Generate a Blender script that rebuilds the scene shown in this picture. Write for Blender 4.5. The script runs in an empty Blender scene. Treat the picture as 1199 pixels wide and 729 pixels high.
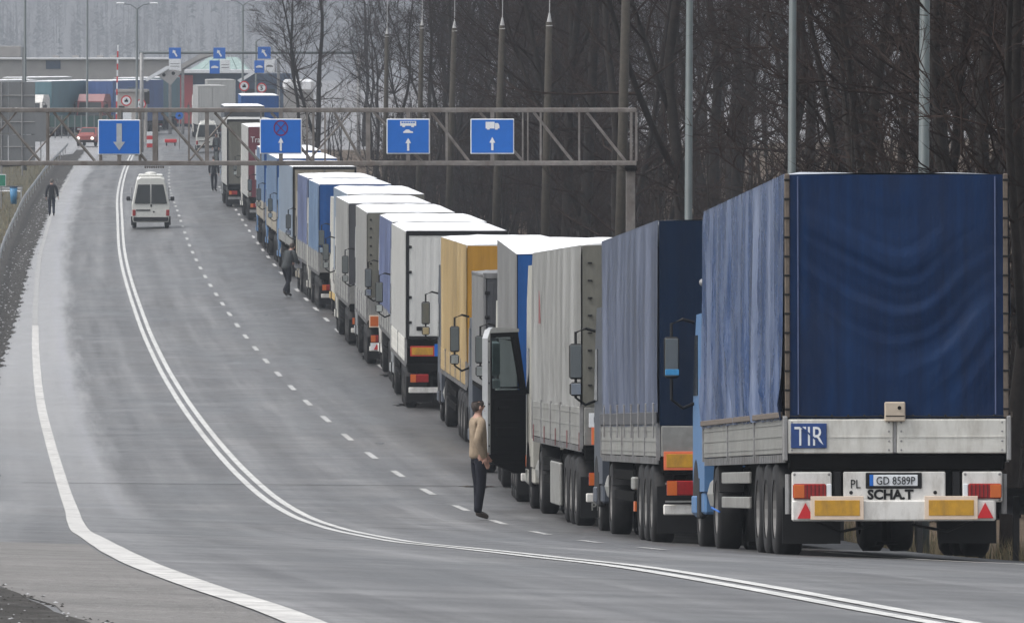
import bpy, math, random
from mathutils import Vector, Matrix, Euler
random.seed(7)
SC = bpy.context.scene
COL = SC.collection
R = math.radians
# ------------------------------------------------------------------ camera, light, exposure
cam_d = bpy.data.cameras.new('camera'); cam = bpy.data.objects.new('camera', cam_d); COL.objects.link(cam)
cam_d.sensor_fit = 'HORIZONTAL'; cam_d.sensor_width = 36.0; cam_d.lens = 312.26
cam_d.clip_start = 1.0; cam_d.clip_end = 9000.0
cam.location = (0, 0, 0); cam.rotation_euler = (R(90 - 1.512), 0, 0)
SC.camera = cam
world = bpy.data.worlds.new('World'); SC.world = world; world.use_nodes = True
SUN_EL, SUN_AZ = 58.0, -105.0          # azimuth clockwise from +Y (ahead); the sun stands high on the left, behind cloud
nt = world.node_tree; nt.nodes.clear()
sky = nt.nodes.new('ShaderNodeTexSky'); sky.sky_type = 'NISHITA'; sky.sun_disc = False
sky.sun_elevation = R(SUN_EL); sky.sun_rotation = R(SUN_AZ); sky.air_density = 1.0; sky.dust_density = 4.0
hsv = nt.nodes.new('ShaderNodeHueSaturation'); hsv.inputs['Saturation'].default_value = 0.22   # cloud cover
bgn = nt.nodes.new('ShaderNodeBackground'); bgn.inputs['Strength'].default_value = 0.15
outw = nt.nodes.new('ShaderNodeOutputWorld')
nt.links.new(sky.outputs[0], hsv.inputs['Color']); nt.links.new(hsv.outputs[0], bgn.inputs['Color']); nt.links.new(bgn.outputs[0], outw.inputs['Surface'])
sl = bpy.data.lights.new('sun', 'SUN'); sl.energy = 0.6; sl.angle = R(25); sl.color = (1.0, 0.97, 0.93)
so = bpy.data.objects.new('sun', sl); COL.objects.link(so)
sdir = Vector((math.sin(R(SUN_AZ)) * math.cos(R(SUN_EL)), math.cos(R(SUN_AZ)) * math.cos(R(SUN_EL)), math.sin(R(SUN_EL))))
so.rotation_euler = sdir.to_track_quat('Z', 'Y').to_euler()
SC.view_settings.view_transform = 'Standard'; SC.view_settings.look = 'None'
SC.view_settings.exposure = 0.92; SC.view_settings.gamma = 1.0
cy = SC.cycles
cy.use_denoising = True; cy.max_bounces = 6; cy.diffuse_bounces = 3; cy.glossy_bounces = 3; cy.transmission_bounces = 4
cy.transparent_max_bounces = 6; cy.volume_bounces = 1; cy.sample_clamp_indirect = 4.0

# ------------------------------------------------------------------ helpers
def tag(o, label=None, cat=None, group=None, kind=None):
    if label: o['label'] = label
    if cat: o['category'] = cat
    if group: o['group'] = group
    if kind: o['kind'] = kind
    return o
def empty(name, loc=(0, 0, 0), rot=(0, 0, 0), label=None, cat=None, group=None):
    o = bpy.data.objects.new(name, None); COL.objects.link(o); o.location = loc; o.rotation_euler = rot
    o.empty_display_size = .3
    return tag(o, label, cat, group)
def inst(name, me, parent=None, loc=(0, 0, 0), rot=(0, 0, 0), scale=(1, 1, 1), mats=None):
    o = bpy.data.objects.new(name, me); COL.objects.link(o)
    o.location = loc; o.rotation_euler = rot; o.scale = scale
    if parent: o.parent = parent
    if mats:
        for i, m in enumerate(mats):
            o.material_slots[i].link = 'OBJECT'; o.material_slots[i].material = m
    return o
class MB:
    def __init__(s): s.v = []; s.f = []; s.m = []; s.c = 0
    def add(s, vs, fs, m=None):
        b = len(s.v); s.v.extend(tuple(p) for p in vs); mm = s.c if m is None else m
        for f in fs: s.f.append(tuple(i + b for i in f)); s.m.append(mm)
        return s
    def box(s, x0, x1, y0, y1, z0, z1, c=0.0, m=None):
        if c <= 0:
            vs = [(x, y, z) for x in (x0, x1) for y in (y0, y1) for z in (z0, z1)]
            return s.add(vs, [(0, 1, 3, 2), (4, 6, 7, 5), (0, 4, 5, 1), (2, 3, 7, 6), (0, 2, 6, 4), (1, 5, 7, 3)], m)
        c = min(c, (x1 - x0) * .45, (y1 - y0) * .45, (z1 - z0) * .45)
        vs = []; idx = {}
        for ix, x in enumerate((x0, x1)):
            for iy, y in enumerate((y0, y1)):
                for iz, z in enumerate((z0, z1)):
                    sx = 1 if ix == 0 else -1; sy = 1 if iy == 0 else -1; sz = 1 if iz == 0 else -1
                    idx[ix, iy, iz] = len(vs)
                    vs += [(x, y + sy * c, z + sz * c), (x + sx * c, y, z + sz * c), (x + sx * c, y + sy * c, z)]
        fs = []
        for a in (0, 1):
            q = [idx[a, 0, 0], idx[a, 0, 1], idx[a, 1, 1], idx[a, 1, 0]]; fs.append(q if a == 0 else q[::-1])
            q = [idx[0, a, 0] + 1, idx[1, a, 0] + 1, idx[1, a, 1] + 1, idx[0, a, 1] + 1]; fs.append(q if a == 0 else q[::-1])
            q = [idx[0, 0, a] + 2, idx[0, 1, a] + 2, idx[1, 1, a] + 2, idx[1, 0, a] + 2]; fs.append(q if a == 0 else q[::-1])
            for b in (0, 1):
                fs.append([idx[0, a, b] + 1, idx[1, a, b] + 1, idx[1, a, b] + 2, idx[0, a, b] + 2])
                fs.append([idx[a, 0, b] + 0, idx[a, 1, b] + 0, idx[a, 1, b] + 2, idx[a, 0, b] + 2])
                fs.append([idx[a, b, 0] + 0, idx[a, b, 1] + 0, idx[a, b, 1] + 1, idx[a, b, 0] + 1])
        for k in idx.values(): fs.append([k, k + 1, k + 2])
        return s.add(vs, fs, m)
    def tube(s, pts, rad, n=6, m=None, cap=True):
        pts = [Vector(p) for p in pts]
        if not isinstance(rad, (list, tuple)): rad = [rad] * len(pts)
        vs = []; fs = []
        for i, p in enumerate(pts):
            d = (pts[min(i + 1, len(pts) - 1)] - pts[max(i - 1, 0)]).normalized()
            a = Vector((0, 0, 1)) if abs(d.z) < .9 else Vector((1, 0, 0))
            e1 = d.cross(a).normalized(); e2 = d.cross(e1)
            for k in range(n):
                t = 2 * math.pi * k / n; vs.append(p + (e1 * math.cos(t) + e2 * math.sin(t)) * rad[i])
        for i in range(len(pts) - 1):
            for k in range(n):
                k2 = (k + 1) % n; fs.append((i * n + k, i * n + k2, (i + 1) * n + k2, (i + 1) * n + k))
        if cap and n > 2:
            fs.append(tuple(range(n))[::-1]); fs.append(tuple(range((len(pts) - 1) * n, len(pts) * n)))
        return s.add(vs, fs, m)
    def prism(s, poly, fn, t0, t1, m=None):       # polygon in 2D pushed along a third axis; fn(a, b, t) -> xyz
        n = len(poly)
        vs = [fn(a, b, t0) for a, b in poly] + [fn(a, b, t1) for a, b in poly]
        fs = [tuple(range(n))[::-1], tuple(range(n, 2 * n))] + [(i, (i + 1) % n, n + (i + 1) % n, n + i) for i in range(n)]
        return s.add(vs, fs, m)
    def grid(s, fn, nu, nv, m=None, flip=False):
        vs = [fn(i / nu, j / nv) for i in range(nu + 1) for j in range(nv + 1)]; w = nv + 1
        fs = [(i * w + j, (i + 1) * w + j, (i + 1) * w + j + 1, i * w + j + 1) for i in range(nu) for j in range(nv)]
        if flip: fs = [f[::-1] for f in fs]
        return s.add(vs, fs, m)
    def ball(s, c, r, n=10, k=6, m=None):
        rx, ry, rz = r if isinstance(r, (tuple, list)) else (r, r, r)
        def fn(u, v):
            a = u * 2 * math.pi; b = (v - .5) * math.pi
            return (c[0] + rx * math.cos(a) * math.cos(b), c[1] + ry * math.sin(a) * math.cos(b), c[2] + rz * math.sin(b))
        return s.grid(fn, n, k, m)
    def mesh(s, name, mats, smooth=False):
        me = bpy.data.meshes.new(name); me.from_pydata(s.v, [], s.f)
        for m in (mats if isinstance(mats, (list, tuple)) else [mats]): me.materials.append(m)
        if any(s.m): me.polygons.foreach_set('material_index', s.m)
        if smooth: me.polygons.foreach_set('use_smooth', [True] * len(me.polygons))
        me.update(); return me
    def build(s, name, mats, parent=None, smooth=False, loc=(0, 0, 0), rot=(0, 0, 0), label=None):
        o = inst(name, s.mesh(name, mats, smooth), parent, loc, rot)
        if label: o['label'] = label
        return o
def fXZ(y0):  # polygon (x,z) pushed along y
    return lambda a, b, t: (a, t, b)
YZ = lambda a, b, t: (t, a, b)
XZ = lambda a, b, t: (a, t, b)
XY = lambda a, b, t: (a, b, t)

def herm(k):
    kx = [a for a, b in k]; ky = [b for a, b in k]; n = len(k)
    d = [(ky[i + 1] - ky[i]) / (kx[i + 1] - kx[i]) for i in range(n - 1)]
    m = [d[0]] + [(d[i - 1] * (kx[i + 1] - kx[i]) + d[i] * (kx[i] - kx[i - 1])) / (kx[i + 1] - kx[i - 1]) for i in range(1, n - 1)] + [d[-1]]
    def f(x):
        if x <= kx[0]: return ky[0] + m[0] * (x - kx[0])
        if x >= kx[-1]: return ky[-1] + m[-1] * (x - kx[-1])
        i = 0
        while kx[i + 1] < x: i += 1
        h = kx[i + 1] - kx[i]; t = (x - kx[i]) / h
        return (2 * t ** 3 - 3 * t * t + 1) * ky[i] + (t ** 3 - 2 * t * t + t) * h * m[i] + (-2 * t ** 3 + 3 * t * t) * ky[i + 1] + (t ** 3 - t * t) * h * m[i + 1]
    return f
# the lie of the land, measured along the road: height, line of the first dashed marking, crossfall
ZC = herm([(20, -2.3), (42, -2.87), (46, -2.98), (54, -3.22), (60, -3.46), (72, -4.02), (86, -4.69), (100, -5.374), (110, -5.836), (119, -6.24), (128, -6.61), (137.5, -6.965), (156, -7.5), (175, -7.86), (195, -8.08), (218, -8.19), (236, -8.25), (254, -8.3), (272, -8.3), (290, -8.28), (310, -8.2), (350, -8.02), (392, -7.72), (445, -7.36), (480, -7.12), (553, -6.95), (620, -6.5), (700, -6.0), (780, -5.3), (900, -4.6), (1100, -3), (1500, -1)])
XD = herm([(20, 10.5), (40, 6.3), (46, 5.53), (50, 4.99), (54, 4.55), (60, 4.1), (70, 3.53), (80, 2.98), (90, 2.43), (100, 1.87), (119, .87), (142, -.32), (170, -1.9), (195, -3.4), (218, -4.8), (270, -7.75), (329, -10.9), (390, -14.0), (452, -16.85), (553, -21.3), (700, -26.8), (900, -33), (1500, -45)])
KF = herm([(20, .03), (40, .03), (90, .031), (105, .035), (119, .037), (130, .034), (142, .026), (156, .015), (175, .005), (195, 0.0), (900, 0)])
UR = herm([(20, 4.4), (60, 4.4), (120, 4.6), (200, 5.6), (300, 7.2), (450, 7.6), (560, 8), (640, 9), (900, 12)])
def gz(d, u): return ZC(min(d, 1500)) - KF(d) * (max(-9, min(u, 6)) - 1)
def gxy(X, Y): return gz(Y, X - XD(Y))
FPX = 10400.0
def atpx(px, d): return (px - 599.5) * d / FPX          # sideways metres of a sight line at distance d
def zpx(py, d): return (90 - py) * d / FPX

# ------------------------------------------------------------------ materials
def new_mat(name):
    m = bpy.data.materials.new(name); m.use_nodes = True
    t = m.node_tree; b = t.nodes['Principled BSDF']; return m, t, b
def ramp(t, fac, stops):
    r = t.nodes.new('ShaderNodeValToRGB'); e = r.color_ramp.elements
    while len(e) < len(stops): e.new(.5)
    for k, (p, c) in enumerate(stops): e[k].position = p; e[k].color = (c, c, c, 1) if isinstance(c, (int, float)) else (*c, 1)
    t.links.new(fac, r.inputs[0]); return r.outputs[0]
def mapping(t, scale, coord='Object'):
    tc = t.nodes.new('ShaderNodeTexCoord'); mp = t.nodes.new('ShaderNodeMapping'); mp.inputs['Scale'].default_value = scale
    t.links.new(tc.outputs[coord], mp.inputs[0]); return mp.outputs[0]
def noise(t, vec, scale, detail=4, rough=.6, dist=0):
    n = t.nodes.new('ShaderNodeTexNoise'); n.inputs['Scale'].default_value = scale; n.inputs['Detail'].default_value = detail
    n.inputs['Roughness'].default_value = rough; n.inputs['Distortion'].default_value = dist
    t.links.new(vec, n.inputs['Vector']); return n.outputs['Fac']
def mix(t, fac, a, b, mode='MIX'):
    n = t.nodes.new('ShaderNodeMix'); n.data_type = 'RGBA'; n.blend_type = mode
    for sock, v in ((n.inputs[0], fac), (n.inputs[6], a), (n.inputs[7], b)):
        if hasattr(v, 'links'): t.links.new(v, sock)
        elif isinstance(v, (int, float)): sock.default_value = v
        else: sock.default_value = (*v, 1)
    return n.outputs[2]
def bump(t, b, h, strength=.3, dist=.02):
    n = t.nodes.new('ShaderNodeBump'); n.inputs['Strength'].default_value = strength; n.inputs['Distance'].default_value = dist
    t.links.new(h, n.inputs['Height']); t.links.new(n.outputs[0], b.inputs['Normal'])
def plain(name, c, rough=.5, metal=0.0, var=.25, sc=6.0, dirt=None, spec=.5, dsc=None):
    m, t, b = new_mat(name); v = mapping(t, (1, 1, 1))
    n = ramp(t, noise(t, v, sc), [(.3, 1 - var), (.7, 1 + var * .4)])
    col = mix(t, 1.0, c, n, 'MULTIPLY')
    if dirt:
        f = ramp(t, noise(t, v if dsc is None else mapping(t, (1, 1, .3)), dsc or 1.3, 6, .72), [(.45, 0.0), (.75, dirt[1])]); col = mix(t, f, col, dirt[0])
    t.links.new(col, b.inputs['Base Color']); b.inputs['Roughness'].default_value = rough; b.inputs['Metallic'].default_value = metal
    b.inputs['Specular IOR Level'].default_value = spec
    return m
def tarp(name, c, fade_sheen=(.35, .36, .38), f=.25, rough=.38, streak=.3, spec=.5, dist=0.0):
    m, t, b = new_mat(name)
    v = mapping(t, (1, .22, .06)); vs = noise(t, v, 5.0, 6, .7, dist); v2 = mapping(t, (1, 1, 1)); big = noise(t, v2, .8, 4)
    col = mix(t, 1.0, c, ramp(t, vs, [(.25, 1 - streak), (.75, 1 + streak)]), 'MULTIPLY')
    wear_sheen = ramp(t, vs, [(.45, 0.0), (.85, f)]); col = mix(t, wear_sheen, col, fade_sheen)  # streak colour: fading, plus light on the folds put into the tone
    col = mix(t, ramp(t, big, [(.5, 0.0), (.8, .35)]), col, tuple(x * .5 + .02 for x in c))
    t.links.new(col, b.inputs['Base Color'])
    t.links.new(ramp(t, vs, [(.2, rough - .08), (.8, rough + .16)]), b.inputs['Roughness'])
    b.inputs['Specular IOR Level'].default_value = spec
    bump(t, b, noise(t, mapping(t, (1, 1, .5)), 9, 3), .35, .03)
    return m
def emis(name, c, s):
    m, t, b = new_mat(name); b.inputs['Base Color'].default_value = (*c, 1); b.inputs['Emission Color'].default_value = (*c, 1); b.inputs['Emission Strength'].default_value = s
    return m
M = {}
def road_mat():
    m, t, b = new_mat('wet_asphalt')
    uv = t.nodes.new('ShaderNodeUVMap'); uv.uv_map = 'road'
    sep = t.nodes.new('ShaderNodeSeparateXYZ'); t.links.new(uv.outputs[0], sep.inputs[0])
    def mp(s):
        q = t.nodes.new('ShaderNodeMapping'); q.inputs['Scale'].default_value = s; t.links.new(uv.outputs[0], q.inputs[0]); return q.outputs[0]
    grain = noise(t, mp((1, 1, 1)), 26, 5, .8); lng = noise(t, mp((1.6, .018, 1)), 1.0, 5, .62); blot = noise(t, mp((.35, .06, 1)), 1.0, 6, .7, .4)
    cross = noise(t, mp((.12, .32, 1)), 1.0, 6, .75)
    col = mix(t, ramp(t, lng, [(.3, 0.0), (.72, 1.0)]), (.060, .0595, .061), (.205, .205, .207))
    col = mix(t, ramp(t, blot, [(.42, 0.0), (.66, .7)]), col, (.032, .031, .032))
    col = mix(t, ramp(t, cross, [(.48, 0.0), (.70, .55)]), col, (.2, .199, .2))
    wv = t.nodes.new('ShaderNodeMath'); wv.operation = 'COSINE'; wm = t.nodes.new('ShaderNodeMath'); wm.operation = 'MULTIPLY_ADD'; wm.inputs[1].default_value = 3.7; wm.inputs[2].default_value = .9; t.links.new(sep.outputs[0], wm.inputs[0]); t.links.new(wm.outputs[0], wv.inputs[0])
    wn = t.nodes.new('ShaderNodeMath'); wn.operation = 'MULTIPLY'; t.links.new(wv.outputs[0], wn.inputs[0]); t.links.new(ramp(t, lng, [(.3, .1), (.7, .9)]), wn.inputs[1])
    col = mix(t, ramp(t, wn.outputs[0], [(.05, 0.0), (.8, .5)]), col, (.03, .0295, .03))
    col = mix(t, .5, col, mix(t, 1.0, col, ramp(t, grain, [(.2, .3), (.8, 1.7)]), 'MULTIPLY'))
    hf = noise(t, mp((.45, 1.1, 1)), 1.0, 7, .78); col = mix(t, 1.0, col, ramp(t, hf, [(.3, .62), (.5, 1.0), (.72, 1.45)]), 'MULTIPLY')
    # salt and slush dried along the left edge, thinning towards the lane
    mr = t.nodes.new('ShaderNodeMapRange'); mr.inputs[1].default_value = -4.6; mr.inputs[2].default_value = -7.2; t.links.new(sep.outputs[0], mr.inputs[0])
    ad = t.nodes.new('ShaderNodeMath'); ad.operation = 'ADD'
    t.links.new(mr.outputs[0], ad.inputs[0]); t.links.new(noise(t, mp((1.4, .03, 1)), 1.0, 7, .8), ad.inputs[1])
    fd = t.nodes.new('ShaderNodeMapRange'); fd.inputs[1].default_value = 95; fd.inputs[2].default_value = 260; t.links.new(sep.outputs[1], fd.inputs[0])
    mm = t.nodes.new('ShaderNodeMath'); mm.operation = 'MULTIPLY'; t.links.new(ramp(t, ad.outputs[0], [(.75, 0.0), (1.55, .66)]), mm.inputs[0]); t.links.new(fd.outputs[0], mm.inputs[1])
    col = mix(t, mm.outputs[0], col, (.36, .36, .365))
    # pale salt trail inside the left lane
    tr = t.nodes.new('ShaderNodeMapRange'); tr.interpolation_type = 'SMOOTHSTEP'
    sb = t.nodes.new('ShaderNodeMath'); sb.operation = 'ADD'; sb.inputs[1].default_value = 5.95; t.links.new(sep.outputs[0], sb.inputs[0])
    ab = t.nodes.new('ShaderNodeMath'); ab.operation = 'ABSOLUTE'; t.links.new(sb.outputs[0], ab.inputs[0])
    tr.inputs[1].default_value = .28; tr.inputs[2].default_value = 0.0; tr.inputs[3].default_value = 0; tr.inputs[4].default_value = .5; t.links.new(ab.outputs[0], tr.inputs[0])
    mu = t.nodes.new('ShaderNodeMath'); mu.operation = 'MULTIPLY'; t.links.new(tr.outputs[0], mu.inputs[0]); t.links.new(ramp(t, noise(t, mp((3, .03, 1)), 1.0, 4), [(.35, 0.0), (.6, 1.0)]), mu.inputs[1])
    mu2 = t.nodes.new('ShaderNodeMath'); mu2.operation = 'MULTIPLY'; t.links.new(mu.outputs[0], mu2.inputs[0]); t.links.new(fd.outputs[0], mu2.inputs[1])
    col = mix(t, mu2.outputs[0], col, (.3, .3, .33))
    # queue lane darker towards the right
    mq = t.nodes.new('ShaderNodeMapRange'); mq.inputs[1].default_value = -.3; mq.inputs[2].default_value = 2.0; t.links.new(sep.outputs[0], mq.inputs[0])
    mq2 = t.nodes.new('ShaderNodeMath'); mq2.operation = 'MULTIPLY'; t.links.new(mq.outputs[0], mq2.inputs[0]); t.links.new(ramp(t, cross, [(.3, .3), (.65, .8)]), mq2.inputs[1])
    col = mix(t, mq2.outputs[0], col, (.032, .031, .031))
    t.links.new(col, b.inputs['Base Color'])
    rr = mix(t, ramp(t, blot, [(.35, 0.0), (.7, 1.0)]), (.58, .58, .58), (.30, .30, .30))
    t.links.new(rr, b.inputs['Roughness']); b.inputs['Specular IOR Level'].default_value = .42
    bump(t, b, grain, .55, .012)
    return m
def ground_mat(name, a, bb, cc, sc=.5):
    m, t, b = new_mat(name); v = mapping(t, (1, 1, 1))
    n1 = noise(t, v, sc, 8, .7); n2 = noise(t, v, 7, 5, .8)
    col = mix(t, ramp(t, n1, [(.35, 0.0), (.65, 1.0)]), a, bb); col = mix(t, ramp(t, n2, [(.5, 0.0), (.75, .8)]), col, cc)
    t.links.new(col, b.inputs['Base Color']); b.inputs['Roughness'].default_value = .9; b.inputs['Specular IOR Level'].default_value = .2
    bump(t, b, n2, .8, .06); return m
M['road'] = road_mat()
M['line'] = plain('road_paint', (.60, .60, .58), .6, var=.28, sc=9, dirt=((.18, .18, .18), .75), dsc=1.8)
M['dash'] = plain('dash_paint', (.46, .46, .45), .6, var=.35, sc=7, dirt=((.16, .16, .16), .6))
M['line_w'] = plain('road_paint_worn', (.58, .57, .545), .6, var=.35, sc=5, dirt=((.22, .215, .21), .85), dsc=2.2)
M['grass'] = ground_mat('dry_grass_earth', (.085, .078, .045), (.05, .045, .03), (.15, .13, .08))
M['litter'] = ground_mat('leaf_litter', (.115, .082, .055), (.06, .045, .032), (.2, .155, .11))
M['slush'] = ground_mat('gritty_slush', (.055, .052, .048), (.03, .028, .026), (.17, .168, .165), 1.2)
M['hill'] = ground_mat('hazed_hill_floor', (.27, .27, .28), (.22, .22, .225), (.33, .33, .34), .05)  # paled to put haze into the colour of the far ground
M['shoulder'] = ground_mat('pale_concrete_apron', (.21, .203, .196), (.15, .146, .142), (.28, .275, .27), .8)
M['steel'] = plain('galvanised_steel', (.3, .3, .3), .55, .3, dirt=((.14, .11, .09), .5))
M['line_f'] = plain('road_paint_faded', (.36, .36, .355), .7, var=.4, sc=5, dirt=((.2, .2, .2), .7))
M['gantry'] = plain('weathered_truss_paint', (.2, .185, .175), .7, 0, .35, 5, ((.085, .06, .045), .75), dsc=3)
M['lamp'] = plain('lamp_post_paint', (.072, .09, .092), .55, 0, .15, 3)
M['wood'] = plain('weathered_pole', (.034, .028, .020), .85, 0, .4, 8)
M['cap'] = plain('white_cone_paint', (.4, .4, .4), .6)
M['rail'] = plain('guard_rail_zinc', (.4, .41, .42), .5, .25, dirt=((.15, .14, .13), .6))
M['rail_d'] = plain('tarnished_rail', (.035, .035, .036), .7, .1)
M['black'] = plain('black_plastic', (.008, .008, .009), .55, spec=.3)
M['chassis'] = plain('grimy_chassis', (.004, .004, .004), .9, dirt=((.014, .0125, .011), .5), spec=.06)
M['tyre'] = plain('tyre_rubber', (.013, .013, .014), .7, 0, .3, 14, ((.045, .043, .042), .5), spec=.3)
M['rim'] = plain('dusty_rim', (.16, .155, .15), .6, .3, dirt=((.05, .045, .04), .7))
M['alu'] = plain('dropside_alu', (.27, .27, .255), .5, .25, .22, 5, ((.15, .14, .125), .7))
M['alu_w'] = plain('white_dropside', (.64, .63, .585), .5, .05, .12, 3, ((.27, .245, .205), .7), dsc=5)
M['white'] = plain('white_paint', (.70, .685, .65), .45, 0, .1, 4, ((.3, .27, .23), .65), dsc=7)
M['red'] = plain('red_lens', (.28, .012, .012), .25, 0, .2, 20)
M['redr'] = plain('red_reflector', (.55, .015, .02), .4, 0, .1)
M['orange'] = plain('orange_lens', (.55, .12, .02), .3, 0, .1)
M['ochre'] = plain('amber_reflector', (.55, .29, .02), .45, 0, .15, 12, ((.2, .11, .04), .7), dsc=9)
M['salmon'] = plain('faded_red_border', (.75, .17, .07), .5, 0, .12)
M['cream'] = plain('faded_border', (.75, .6, .47), .5, 0, .12)
M['mred'] = plain('marker_red', (.5, .035, .02), .5, 0, .1)
M['glass'] = plain('window_glass', (.02, .024, .026), .08, 0, .05)
M['mirror'] = plain('mirror_glass', (.6, .64, .64), .06, 1.0, .05)
M['mglass'] = plain('dim_mirror_glass', (.2, .22, .22), .12, .6, .05)
def snow_mat():
    m, t, b = new_mat('roof_snow'); v = mapping(t, (1, 1, 1)); n = noise(t, v, 1.6, 6, .65); n2 = noise(t, mapping(t, (1, .4, 1)), 1.2, 5)
    col = mix(t, ramp(t, n2, [(.55, 0.0), (.85, .4)]), (.82, .83, .85), (.5, .52, .55))
    t.links.new(col, b.inputs['Base Color']); b.inputs['Roughness'].default_value = .85; bump(t, b, n, .6, .08); return m
M['snow'] = snow_mat()
M['frost'] = plain('frosted_roof_tarp', (.42, .45, .5), .7, 0, .3, 3)
M['blue'] = plain('sign_blue', (.005, .13, .52), .45, 0, .08)
M['signw'] = plain('sign_white', (.72, .74, .76), .5, 0, .06)
M['signgrey'] = plain('sign_back', (.16, .165, .17), .6, 0, .1, 2)
M['bark'] = plain('bark', (.023, .019, .017), .9, 0, .4, 6, spec=.2)
M['twig'] = plain('twig', (.030, .021, .018), .95, 0, .35, .6, spec=.05)
M['bark_p'] = plain('pale_bark', (.075, .067, .06), .9, 0, .4, 4, spec=.2)
def cloth(name, c): return plain(name, c, .9, 0, .25, 10, spec=.2)

# ------------------------------------------------------------------ ground, road, markings
def frange(pairs):
    out = []
    for a, b, s in pairs:
        x = a
        while x < b - 1e-6: out.append(x); x += s
    return out
DS = frange([(18, 60, 1.5), (60, 160, 1.25), (160, 300, 4), (300, 700, 8), (700, 900, 10), (900, 1500, 30)])
def strip(name, us, ds, dz, m, uvname='road', kind='structure', parent=None, xy=False):
    vs = []; fs = []; uvs = []
    for d in ds:
        row = us(d) if callable(us) else us
        for u in row: vs.append((XD(d) + u, d, gz(d, u) + dz)); uvs.append((u, d))
    w = len(row)
    for i in range(len(ds) - 1):
        for j in range(w - 1): fs.append((i * w + j, i * w + j + 1, (i + 1) * w + j + 1, (i + 1) * w + j))
    me = bpy.data.meshes.new(name); me.from_pydata(vs, [], fs); me.materials.append(m)
    uvl = me.uv_layers.new(name=uvname)
    li = [0] * len(me.loops); me.loops.foreach_get('vertex_index', li)
    uvl.data.foreach_set('uv', [c for i in li for c in uvs[i]])
    me.polygons.foreach_set('use_smooth', [True] * len(me.polygons))
    o = bpy.data.objects.new(name, me); COL.objects.link(o)
    if kind: o['kind'] = kind
    return o
def hillz(X, Y):
    if Y < 3000: return 0
    return (Y - 3000) * .075 + 7 * math.sin(X * .012 + Y * .003) * min(1, (Y - 3000) / 300)
def bank(d, u):            # height of the wild ground over the road level
    if u < -8.6: return -.10 - min(.5, (-8.6 - u) * .06)
    ur = UR(d)
    if u > ur: return -.12 + .10 * math.sin(u * 1.3 + d * .09) - .25 * min(1, (u - ur) / 2) + .02 * max(0, u - ur - 3)
    return -.10
gu = [-160, -100, -60, -40, -28, -20, -15, -12, -10, -9, -8, -7, -4, 0, 3, 5, 6, 7, 8, 10, 13, 17, 22, 30, 45, 70, 110, 170]
mb = MB(); W = len(gu); gd = DS + list(range(1500, 5640, 60)); gd = [-40, -10] + gd
for d in gd:
    for u in (gu if d < 1400 else [q * 2.4 for q in gu]):
        x = XD(max(d, 18)) + u; mb.v.append((x, d, gz(max(d, 18), u) + bank(max(d, 18), u) + hillz(x, d)))
for i in range(len(gd) - 1):
    for j in range(W - 1):
        mb.f.append((i * W + j, i * W + j + 1, (i + 1) * W + j + 1, (i + 1) * W + j))
        u = gu[j]; d = gd[i]
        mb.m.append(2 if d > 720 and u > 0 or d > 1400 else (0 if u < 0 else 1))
mb.build('ground', [M['grass'], M['litter'], M['hill']], smooth=True)['kind'] = 'structure'
RD = [d for d in DS if d <= 880]
EL = herm([(20, -8.0), (60, -8.05), (230, -8.0), (300, -7.45), (360, -7.2), (900, -7.2)])
def el(d): return EL(d) + (.07 * math.sin(d * 1.1) + .05 * math.sin(d * 2.7) + .04 * math.sin(d * .37)) * (1 if d > 60 else .3)
strip('road', lambda d: [-8.06, -7.2, -6.7, -6, -5, -4, -3.1, -2, -1, 0, 1, 2, 3.1, (3.1 + UR(d)) / 2, UR(d)], RD, 0.0, M['road'])
strip('roadside_slush', lambda d: [-8.62 + .12 * math.sin(d * .7), -8.4, -8.2, el(d)], frange([(18, 100, .6), (100, 720, 1.5)]), .012, M['slush'])
strip('concrete_apron', lambda d: [-8.0 + .03 * math.sin(d * 1.7), -7.5 - .0006 * max(0, 58 - d) ** 2, -6.872 - .0006 * max(0, 58 - d) ** 2], [d for d in RD if d < 72], .006, M['shoulder'])
strip('border_plaza', lambda d: [-34, -20, -12, -8.9] if d < 700 else [-50, -30, -16, -7.8], [d for d in RD if 655 <= d <= 800], .02, M['road'])
def marking(name, ua, ub, da, db, m, step=2.0):
    n = max(1, int((db - da) / step)); ds = [da + (db - da) * i / n for i in range(n + 1)]
    if ua < -6: return strip(name, lambda d: [ua - .0006 * max(0, 58 - d) ** 2, ub - .0006 * max(0, 58 - d) ** 2], ds, .006, m)
    return strip(name, [ua, ub], ds, .006, m)
for a, b in ((-3.28, -3.155), (-3.045, -2.92)): marking('centre_line', a, b, 19, 780, M['line'])
marking('edge_line', -6.84, -6.62, 19, 300, M['line_w'], 1.25)
marking('edge_line', -6.84, -6.64, 300.5, 655, M['line_f'], 2.5)
marking('edge_line', 2.55, 2.72, 60, 116, M['line_w'])
d = 54.0
while d < 640:
    (marking('lane_dash', -.065, .065, d, d + 4.2, M['dash'], 1.4) if d > 101 else None); d += 12
d = 252.0
while d < 560:
    marking('lane_dash', 3.05, 3.18, d, d + 4.0, M['dash'], 2); d += 11.6
# tar seams across the near road
for d in (73.6, 99, 127, 168): strip('tar_seam', [-7.5, -4, -1, 2.4] if d > 80 else [-7.5, -7.0, -6.95], [d, d + .12], .009, M['chassis'])

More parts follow.
